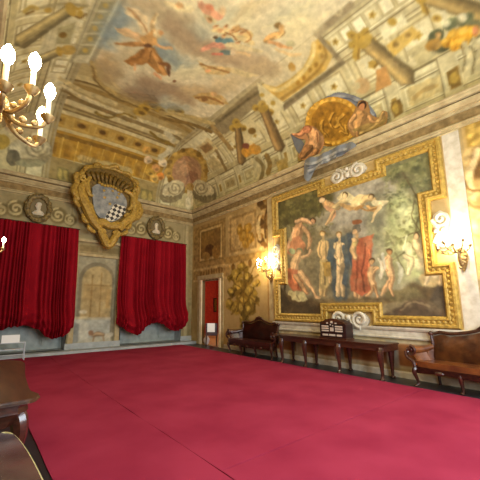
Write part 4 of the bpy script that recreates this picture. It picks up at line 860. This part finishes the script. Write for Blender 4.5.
# ================================================================== MEDALLION GROUP PAINTED ON THE COVE
def patch(name, outline, base, paint, off, parent, smooth=True, step=.016, m=M_FRESCO):
    pts = spline(outline+[outline[0]],5)[:-1] if smooth else outline
    uv = [vault_at(*p) for p in pts]; a = np.array(uv); lo = a.min(0)-.03; hi = a.max(0)+.03
    k = Canvas(lo[0],hi[0],lo[1],hi[1],step,vault_at,base); k.warp = .10; k.brush = .3; paint(k)
    o = k.mesh(name, lambda U,V: vault_pos(U,V,off), m, keep=inside(uv))
    o.parent = parent; o.matrix_parent_inverse = Matrix.Translation(-Vector(parent.location)); return o
def vp(px,py): u,v = vault_at(px,py); return Vector(vault_pos(np.array(u),np.array(v),.0))
med = thing('medallion', 'large gold medallion with blue drapery leaning above the big painting', 'medallion', vp(335,140))
def p_drape(k):
    for p in ([(326,98),(345,95),(362,102),(374,116)],[(308,166),(326,158),(346,148)]): k.S(p,2.4,(156,162,172)); k.S(p,1.4,(84,90,108),off=(1,3))
    k.mottle((84,88,104),3,.5,.8,.6,3)
patch('drapery',[(324,98),(338,92),(354,95),(368,103),(377,116),(373,124),(364,116),(356,108),(340,106),(330,104)],(122,130,146),p_drape,.035,med)
XD = XR-.30
dp_out = [(304,178),(305,160),(318,156),(334,148),(350,142),(356,146),(344,154),(330,161),(316,168),(309,181)]
dpts = [tuple(hit(px,py,0,XD)[1:]) for px,py in spline(dp_out+[dp_out[0]],5)[:-1]]
dl = np.array(dpts).min(0)-.03; dh_ = np.array(dpts).max(0)+.03
DK = Canvas(dl[0],dh_[0],dl[1],dh_[1],.016,lambda px,py: tuple(hit(px,py,0,XD)[1:]),(116,124,140)); DK.warp = .1; DK.brush = .3; p_drape(DK)
for p in ([(306,164),(320,160),(344,148)],[(308,172),(322,163),(336,156)]): DK.S(p,2,(150,156,168)); DK.S(p,1.4,(84,90,106),off=(1,2.4))
o = DK.mesh('drapery', lambda U,V: np.stack([XD-.02*np.sin(U*14+V*5),U,V],-1), M_FRESCO, keep=inside(dpts)); unpar(o, med)
patch('drapery',[(291,134),(298,136),(306,146),(306,156),(298,152)],(112,118,130),p_drape,.03,med)
def p_disc(k):
    k.E(334,121,22,20,(150,112,40),-10); k.E(336,123,17,16,(140,104,34),-10)
    for t in np.linspace(0,2*PI,26)[:-1]: k.E(333+24.5*math.cos(t),121+23*math.sin(t),2,2,(206,168,78))
    for p in ([(334,112),(330,120),(334,128),(340,124),(338,118)],[(344,114),(340,122),(346,130),(350,124)],[(324,120),(322,128),(328,136)],[(340,132),(348,134),(346,126)]): k.S(p,2.6,(186,146,62)); k.S(p,1.2,(108,78,22),off=(1.4,1.2))
    k.S([(316,108),(324,101),(336,99)],2.4,(208,170,82)); k.S([(312,132),(320,142),(332,146)],2.4,(112,80,24))
patch('disc',[(306,124),(309,110),(318,101),(332,96),(347,99),(358,108),(361,121),(358,134),(347,142),(332,147),(318,143),(309,136)],(178,138,52),p_disc,.06,med)
fig = thing('painted_figure', 'painted seated man with dark hair leaning on the gold medallion', 'painted figure', vp(362,130))
def p_man(k):
    k.limb([(364,114),(360,122),(359,132)],[11,13,10],(190,150,100)); k.limb([(357,116),(352,124),(356,134)],[5,4.4,3.4],(200,158,108)); k.limb([(370,117),(376,124),(382,121)],[5,4,3.4],(196,154,106))
    k.P([(354,130),(366,124),(378,124),(384,114),(388,120),(382,132),(370,138),(356,140)],(142,122,76),.03); k.S([(360,134),(372,130),(382,120)],2,(182,160,108)); k.S([(358,138),(370,134),(380,130)],1.6,(92,74,44)); k.limb([(358,134),(360,140),(370,148)],[5,4,2.6],(186,146,100)); k.limb([(378,124),(382,118),(386,114)],[4,4,3],(176,148,98))
    k.head(364,106,5,(196,140,98),(52,36,26))
patch('body',[(358,106),(361,100),(368,101),(371,108),(372,114),(380,118),(384,111),(389,114),(388,124),(382,134),(372,138),(370,142),(373,149),(366,148),(357,140),(351,132),(349,124),(354,114)],(150,118,76),p_man,.08,fig)
put = thing('painted_putto', 'painted plump putto seen from behind at the left of the gold medallion', 'painted figure', vp(314,142))
def p_put(k):
    k.limb([(312,130),(318,138),(316,148)],[12,16,12],(206,162,118)); k.limb([(308,130),(302,134),(295,134)],[6,5,3],(208,150,112)); k.limb([(312,148),(306,154),(304,158)],[9,8,6],(150,112,74)); k.limb([(318,150),(316,156)],[7,5],(176,132,90)); k.head(309,129,5.4,(196,134,98),(140,92,56)); k.S([(318,132),(319,142)],1.4,(150,104,70))
patch('body',[(292,133),(300,132),(305,126),(312,125),(319,129),(325,137),(325,147),(319,156),(312,157),(305,161),(300,157),(304,149),(307,140),(300,138)],(180,136,96),p_put,.08,put)

# ================================================================== FURNITURE
def cabriole(bm, x, y, z0, z1, dx, dy, r=.042):
    """curved leg leaning outwards along (dx,dy)"""
    pts = [(0,z1),(.035,z1-.1*(z1-z0)),(.045,z1-.28*(z1-z0)),(.0,z1-.6*(z1-z0)),(-.025,z0+.14*(z1-z0)),(.02,z0+.03)]
    P = spline([(x+dx*a, y+dy*a, z) for a,z in pts], 4)
    tube(bm, P, [r*1.05,r*1.15,r*1.05,r*.7,r*.5,r*.55], 8)
    ball(bm, (x+dx*.03,y+dy*.03,z0+.022), r*.85, 8, 6, (1.1,1.1,.6)); return bm
def settee(name, label, loc, rot, L, leather, piping=None, group=None, lift=0, arms=(-1,1), dep=.60):
    """local: length along X, wall at Y=0, front towards -Y"""
    t = thing(name, label, 'sofa', loc, rot, group); h = L/2; dp = dep; zr = lift
    # back with serpentine crest
    def crest(x): u = x/h; return .98+.10*math.cos(u*PI*.5)**2+.07*math.exp(-(u/.22)**2)+.05*math.exp(-((abs(u)-.82)/.12)**2)
    xs = np.linspace(-h+.05,h-.05,33); bm = new(); nz = 9; rows = []
    for j in range(nz+1):
        row = []
        for x in xs:
            z = .47+(crest(x)-.05-.47)*j/nz; u = x/h; b = .05*(1-u**4)*math.sin(PI*min(1,max(0,(j/nz)))) + .006*math.sin(x*23+j*2)+.006*math.sin(x*9-j)
            row.append(bm.verts.new((x,-.14+.08*j/nz-b,z)))
        rows.append(row)
    for a,b in zip(rows,rows[1:]):
        for i in range(len(xs)-1): bm.faces.new((a[i],a[i+1],b[i+1],b[i]))
    bmesh.ops.solidify(bm, geom=bm.faces[:], thickness=-.05)
    obj('backrest', bm, leather, t)
    bm = new(); pth = [(-h+.02,-.10,.42),(-h-.02,-.11,.62),(-h+.03,-.08,.8)]+[(x,-.06,crest(x)) for x in np.linspace(-h,h,25)]+[(h-.03,-.08,.8),(h+.02,-.11,.62),(h-.02,-.10,.42)]
    tube(bm, pth, .034, 8)
    for s in (-1,1): ball(bm,(s*h,-.06,crest(h)+.015),.05,8,6)
    tube(bm, [(-.2,-.075,crest(.2)+.02),(-.1,-.08,crest(.1)+.05),(0,-.085,crest(0)+.04),(.1,-.08,crest(.1)+.05),(.2,-.075,crest(.2)+.02)],[.02,.035,.05,.035,.02])
    obj('back_frame', bm, M_WOOD, t)
    # seat
    sx = h+.20; out = [(-h+.02,-.1),(-sx,-.45),(-sx+.03,-dp+.03),(-sx*.6,-dp-.03),(0,-dp-.05),(sx*.6,-dp-.03),(sx-.03,-dp+.03),(sx,-.45),(h-.02,-.1)]
    bm = new(); prism(bm, [tuple(p) for p in spline(out,4)], .37, .49+zr, 2, .035); obj('seat', bm, leather, t)
    if piping: 
        bm = new(); tube(bm, [(p[0],p[1]-.004,.475+zr) for p in spline(out[1:-1],4)], .009, 6); q = obj('piping', bm, piping, t); q['label'] = 'pale piping along the seat edge'
    bm = new(); rail = spline([(-sx,-.42)]+out[2:-2]+[(sx,-.42)],4); n = len(rail)
    top = [(p[0]*1.005,p[1]-.008,.385) for p in rail]; bot = [(p[0]*1.005,p[1]-.008,.30-.035*abs(math.sin(i/n*PI*3))) for i,p in enumerate(rail)]
    A = [bm.verts.new(p) for p in top]; Bv = [bm.verts.new(p) for p in bot]
    for i in range(n-1): bm.faces.new((A[i],A[i+1],Bv[i+1],Bv[i]))
    bmesh.ops.solidify(bm, geom=bm.faces[:], thickness=.03)
    for x in (-sx*.6,0,sx*.6): ball(bm,(x,-dp-.05,.31),.05,8,6,(1.6,.5,.8))
    obj('seat_rail', bm, M_WOOD, t)
    # arms: leather roll between carved scroll fronts
    for s in arms:
        bm = new(); P = spline([(s*(h-.02),-.1,.74),(s*(h+.12),-.28,.69),(s*(sx+.03),-.45,.68),(s*(sx+.04),-dp+.06,.67)],5)
        tube(bm, P, [.05,.07,.085,.085], 12); 
        q = [(p[0]-s*.02,p[1],p[2]) for p in P]; A = [bm.verts.new(p) for p in q]; Bv = [bm.verts.new((p[0]-s*.1*(1 if i > 3 else .2),p[1],.47)) for i,p in enumerate(q)]
        for i in range(len(q)-1): bm.faces.new((A[i],A[i+1],Bv[i+1],Bv[i]))
        ar = obj('arm', bm, leather, t)
        bm = new(); cx_,cy_ = s*(sx+.03), -dp+.04
        sp = [(cx_+s*q[0],cy_,.675+q[1]) for q in spiral((0,0),.10,.02,1.3,PI/2,22)]; tube(bm, sp, [.03,.028,.02])
        tube(bm, spline([(cx_+s*.09,cy_,.66),(cx_+s*.07,cy_,.55),(cx_-s*.04,cy_,.47),(cx_-s*.06,cy_,.38)],5), [.03,.035,.035,.04])
        obj('arm_scroll', bm, M_WOOD, ar)
    for x in (-sx+.05,-sx*.33,sx*.33,sx-.05):
        obj('leg', cabriole(new(), x, -dp+.05+(-.03 if abs(x) < h*.6 else 0), 0, .36, (-.6 if x < 0 else .6) if abs(x) > h*.6 else 0, -.8), M_WOOD, t)
    for x in (-h+.08,h-.08):
        obj('leg', tube(new(), [(x,-.12,.4),(x,-.1,.2),(x,-.06,.0)], [.035,.03,.026], 8), M_WOOD, t)
    return t
settee('settee','dark red leather settee with carved frame between the doorway and the console table',(XR-.04,7.66,0),-PI/2,1.66,M_LEATHD)
settee('settee','brown leather settee with carved frame at the right edge, below the picture frame corner',(XR-.04,1.62,0),-PI/2,1.98,M_LEATHER)
settee('settee','dark leather settee with pale piping at the bottom left, in front of the left table',(XL+.03,1.80,0),PI/2,2.0,mat('black_brown_leather',(92,66,62),.22,c2=(58,42,44),scale=5,bump=.3,bscale=7,coat=.6),M_PIPING,None,.145,(-1,),.605)

# long console table on the right
TX0, TX1, TY0, TY1, TH = 6.89, XR-.09, 3.26, 6.36, .76
t = thing('console_table','long dark mahogany console table under the big painting','table',((TX0+TX1)/2,(TY0+TY1)/2,0))
ox,oy = t.location.x,t.location.y
top = [(TX1-ox,TY0-oy),(TX1-ox,TY1-oy),(TX0+.12-ox,TY1-oy),(TX0+.03-ox,TY1-.04-oy),(TX0-ox,TY1-.14-oy),(TX0-ox,TY0+.14-oy),(TX0+.03-ox,TY0+.04-oy),(TX0+.12-ox,TY0-oy)]
obj('tabletop', prism(new(), top, TH-.035, TH, 2, .01), M_WOOD, t)
ap = [(p[0]*.94+.02,p[1]*.982) for p in top]; ap[0] = (TX1-ox-.01,ap[0][1]); ap[1] = (TX1-ox-.01,ap[1][1])
obj('apron', prism(new(), ap, TH-.16, TH-.03, 2, .008), M_WOOD, t)
for y in (3.42,4.43,5.42,6.22):
    for x,sg in ((TX0+.06,-1),(TX1-.08,1)): obj('leg', cabriole(new(), x-ox, y-oy, 0, TH-.1, sg*.6 if sg < 0 else 0, 0, .062), M_WOOD, t)
# cabinet of labels standing on it
t = thing('tabletop_cabinet','small arched dark wooden cabinet with rows of pale cards on the long console table','cabinet',(7.14,4.62,TH))
arc_ = [(-.36,0),(.36,0),(.36,.36)]+[tuple(p) for p in spline([(.36,.36),(.30,.41),(.24,.42),(.16,.47),(0,.49),(-.16,.47),(-.24,.42),(-.30,.41),(-.36,.36)],3)[1:-1]]+[(-.36,.36)]
obj('case', prism(new(), arc_, -.12, .22, 0, .012), mat('dark_case',(44,20,18),.35,c2=(30,14,14),scale=6), t)
bm = new(); prism(bm, [(p[0]*1.02,p[1]*1.02) for p in arc_[2:]]+[], -.135, -.115, 0)
obj('cornice_trim', prism(bm, [(-.38,0),(.38,0),(.38,.04),(-.38,.04)], -.135, .22, 0), M_WOOD, t)
for y0,z0,w,h in [(-.29,.29,.2,.035),(-.29,.235,.2,.035),(-.29,.18,.2,.035),(.09,.29,.2,.035),(.09,.235,.2,.035),(.09,.18,.2,.035),(-.05,.19,.1,.09),(-.045,.31,.03,.03),(.02,.33,.03,.03),(-.03,.385,.06,.05),(-.14,.37,.05,.03),(.1,.37,.05,.03),(-.27,.075,.14,.045),(-.09,.075,.17,.045),(.11,.075,.16,.045)]:
    obj('label_card', box(new(),(-.142,y0,z0),(-.136,y0+w,z0+h)), mat('yellowed_card',(190,176,156),.7), t, False)

# big table along the left wall
t = thing('side_table','massive dark polished side table with shaped top along the left wall','table',(XL+.02,4.4,0)); oy = 4.4; ox = XL+.02
fr_ = [(.44,3.14),(.53,3.24),(.51,3.36),(.485,3.48),(.50,3.8),(.535,4.3),(.60,4.9),(.62,5.2),(.58,5.45),(.44,5.6)]
ed = [tuple(p) for p in spline([(p[0]-ox,p[1]-oy) for p in fr_],4)]
poly_ = [(0,3.12-oy)]+ed+[(0,5.6-oy)]
def shrink(poly, k): return [(p[0]*k, p[1]*(1-(1-k)*.4)) for p in poly]
obj('tabletop', prism(new(), poly_, .765, .80, 2, .012), M_WOODL, t)
bm = new(); rings = []
for k,z in ((.93,.77),(.9,.73),(.91,.69),(.84,.64),(.8,.58)): rings.append([bm.verts.new((p[0],p[1],z)) for p in shrink(poly_,k)])
for a,b in zip(rings,rings[1:]):
    for i in range(len(a)): j = (i+1)%len(a); bm.faces.new((a[i],a[j],b[j],b[i]))
bm.faces.new(rings[-1]); obj('apron', bm, M_WOOD, t)
for x,y in ((.66,3.36),(.72,5.35),(.1,3.32),(.1,5.35)): obj('leg', cabriole(new(), x, y-oy, .0, .66, .7 if x > .3 else 0, -.5 if y < 4 else .5, .06), M_WOOD, t)

# white metal stand with a card in front of the left curtain
t = thing('metal_stand','light metal stand with a white card below the left curtain','stand',(.95,11.25,.1))
t.location.z = .0185
for x in (-.42,.36):
    for y in (-.14,.14): obj('leg', tube(new(), [(x,y,0),(x,y*.5,.49)], .012, 6), M_METAL, t)
bm = new()
for z,y in ((.49,.07),(.49,-.07),(.30,.09),(.30,-.09),(.16,-.11)): tube(bm, [(-.43,y,z),(.37,y,z)], .012, 6)
for x in (-.43,.37):
    for z,y in ((.49,.07),(.30,.09)): tube(bm, [(x,-y,z),(x,y,z)], .010, 6)
obj('rail', bm, M_METAL, t)
o = obj('shelf', box(new(),(-.12,-.10,.31),(.26,.09,.33)), M_SHUT, t, False)
bm = new(); box(bm,(-.22,-.008,0),(.22,.008,.22)); c_ = obj('sign_card', bm, M_PAPER, None, False); tag(c_,'white card propped on the light metal stand','card'); c_.location = (.95,11.22,.517); c_.rotation_euler = (-.12,0,0)

# chair with a sheet of paper in the doorway, jar beside it, picture in the red room
t = thing('dark_chair','dark chair seen through the doorway with a white paper on its back','chair',(7.62,10.55,.0),math.radians(-35))
obj('seat', box(new(),(-.24,-.24,.42),(.24,.24,.48),.02), M_WOOD, t)
obj('backrest', box(new(),(-.24,-.25,.48),(.24,-.2,.90),.015), M_LEATHD, t)
for x in (-.2,.2):
    for y in (-.21,.2): obj('leg', tube(new(), [(x,y,.43),(x*1.05,y*1.05,0)], [.026,.018], 8), M_WOOD, t)
c_ = obj('paper_sheet', box(new(),(-.17,-.275,.0),(.13,-.262,.34)), M_PAPER, None, False); tag(c_,'white paper sheet hung over the dark chair in the doorway','paper'); c_.location = (7.62,10.55,.56); c_.rotation_euler = (0,0,math.radians(-35))
o = obj('porcelain_jar', lathe(new(), [(.06,0),(.09,.03),(.13,.13),(.13,.22),(.07,.3),(.045,.38),(.06,.42),(.03,.45),(.02,.5)], 16), M_PAPER); tag(o,'small white jar on the floor beside the dark chair in the doorway','jar'); o.location = (7.72,11.02,.012)
t = thing('framed_picture','narrow dark framed picture on the red wall beyond the doorway','picture',(11.52,15.6,1.65))
obj('frame', box(new(),(-.14,-.05,-.42),(.14,-.005,.42),.01), M_INK, t, False); obj('print', box(new(),(-.09,-.056,-.36),(.09,-.05,.36)), M_GOLDD, t, False)

# ================================================================== WALL SCONCES
def sconce(label, loc, rot, bulbs, stem):
    """local: wall at Y=0, into the room along -Y; bulbs are bulb centres; stem the point where the arms meet"""
    t = thing('wall_sconce', label, 'wall lamp', loc, rot, 'brass candle sconces on the walls')
    bm = new(); prism(bm, [tuple(p) for p in spline([(0,-.30),(.05,-.18),(.09,0),(.06,.14),(0,.2),(-.06,.14),(-.09,0),(-.05,-.18),(0,-.30)],4)[:-1]], -.03, 0, 1, .008); ball(bm,(0,-.04,-.02),.05,8,6,(1,.7,1))
    for k in range(5): a = k*.9-1.8; ball(bm,(.05*math.sin(a),-.035,-.2+.06*k),.026,6,5)
    obj('backplate', bm, M_BRASS, t)
    bm = new(); tube(bm, spline([(0,-.03,-.05),(0,-.12,-.14),(0,-.2,-.1),stem],6), [.022,.028,.024,.03]); ball(bm, stem, .045)
    for k in range(7): a = k*1.3; ball(bm,(.03*math.cos(a),-.05-.022*k,-.1-.02*math.sin(k*.6)+.03*math.sin(a)),.024,6,5)
    obj('stem', bm, M_BRASS, t)
    for b in bulbs:
        b = np.array(b); s = np.array(stem); e = b-np.array((0,0,.17)); d = e-s
        m1 = s+d*.35+np.array((0,0,-.09)); m2 = s+d*.85+np.array((0,0,-.07))
        bm = new(); tube(bm, spline([s,m1,m2,e],6), [.014,.013,.011,.013], 7)
        for k in range(3): q = s+d*(.25+.25*k)+np.array((0,0,-.06)); ball(bm, tuple(q), .02, 6, 5)
        lathe(bm, [(.012,-.03),(.034,0),(.04,.012),(.014,.016)], 10, tuple(e)); ar = obj('arm', bm, M_BRASS, t)
        bm = new(); lathe(bm, [(.013,.01),(.013,.12),(.009,.125)], 8, tuple(e)); obj('candle', bm, M_CANDLE, ar)
        bm = new(); lathe(bm, [(.010,-.05),(.024,-.028),(.031,0),(.024,.03),(.006,.056)], 10, tuple(b)); obj('bulb', bm, M_BULB, ar)
    return t
five = [(-.32,-.30,.34),(-.18,-.42,.44),(-.03,-.44,.38),(.12,-.36,.46),(.2,-.26,.36)]
sconce('lit brass candle sconce at the right end of the big painting',(XR-.02,1.92,2.52),-PI/2,five,(0,-.26,.12))
sconce('lit brass candle sconce at the left end of the big painting, above the red settee',(XR-.02,7.16,2.62),-PI/2,five,(0,-.26,.12))
def left_local(p, y0, z0): return (p[1]-y0, -(p[0]-XL), p[2]-z0)
near = [left_local(hit(px,py,1,yy),1.95,2.55) for px,py,yy in ((8,55,1.7),(35,62,1.82),(50,92,1.95),(42,115,2.12),(2,88,2.25))]
sconce('lit brass candle sconce with large curling arms at the upper left edge',(XL,1.95,2.55),PI/2,near,(.06,-.3,.12))
far = [left_local(hit(4,240,1,7.0),7.0,2.5)]+[left_local((XL+.5,7.2,2.85),7.0,2.5),left_local((XL+.4,7.32,2.75),7.0,2.5),left_local((XL+.42,6.75,2.8),7.0,2.5)]
sconce('lit brass candle sconce further along the left wall, in front of the left curtain',(XL,7.0,2.5),PI/2,far,(0,-.26,.12))

# ================================================================== LIGHT
def lamp(kind, name, loc, energy, color, size=.1, rot=None, sy=None):
    l = bpy.data.lights.new(name, kind); l.energy = energy; l.color = color
    if kind == 'AREA':
        l.size = size
        if sy: l.shape = 'RECTANGLE'; l.size_y = sy
    else: l.shadow_soft_size = size
    o = bpy.data.objects.new(name, l); COL.objects.link(o); o.location = loc
    if rot: o.rotation_euler = rot
    return o
WARM = (1,.76,.44); COOL = (.80,.90,1.0); SOFT = (1,.91,.68)
for nm,p,e in (('sconce_glow',(XR-.28,2.02,2.92),80),('sconce_glow',(XR-.28,7.2,3.0),85),('sconce_glow',(.02,2.0,3.02),32),('sconce_glow',(.12,7.0,2.8),20)):
    lamp('POINT',nm,p,e,WARM,.07)
for x in (2.05,5.45): lamp('AREA','window_light',(x,Y0+.12,2.7),330,COOL,1.6,(PI/2,0,0),3.2)
lamp('POINT','hall_fill',(3.8,3.0,4.7),250,SOFT,.9); lamp('POINT','hall_fill',(3.8,7.6,4.9),70,SOFT,.9); lamp('POINT','adjoining_fill',(9.4,11.6,2.4),130,(1,.84,.62),.3)  # unseen fill lights added to brighten the hall and the adjoining room
w = bpy.data.worlds.new('world'); scene.world = w; w.use_nodes = True; w.node_tree.nodes['Background'].inputs[0].default_value = (.5,.45,.38,1); w.node_tree.nodes['Background'].inputs[1].default_value = .1
scene.view_settings.view_transform = 'Standard'; scene.view_settings.look = 'None'; scene.view_settings.exposure = 0
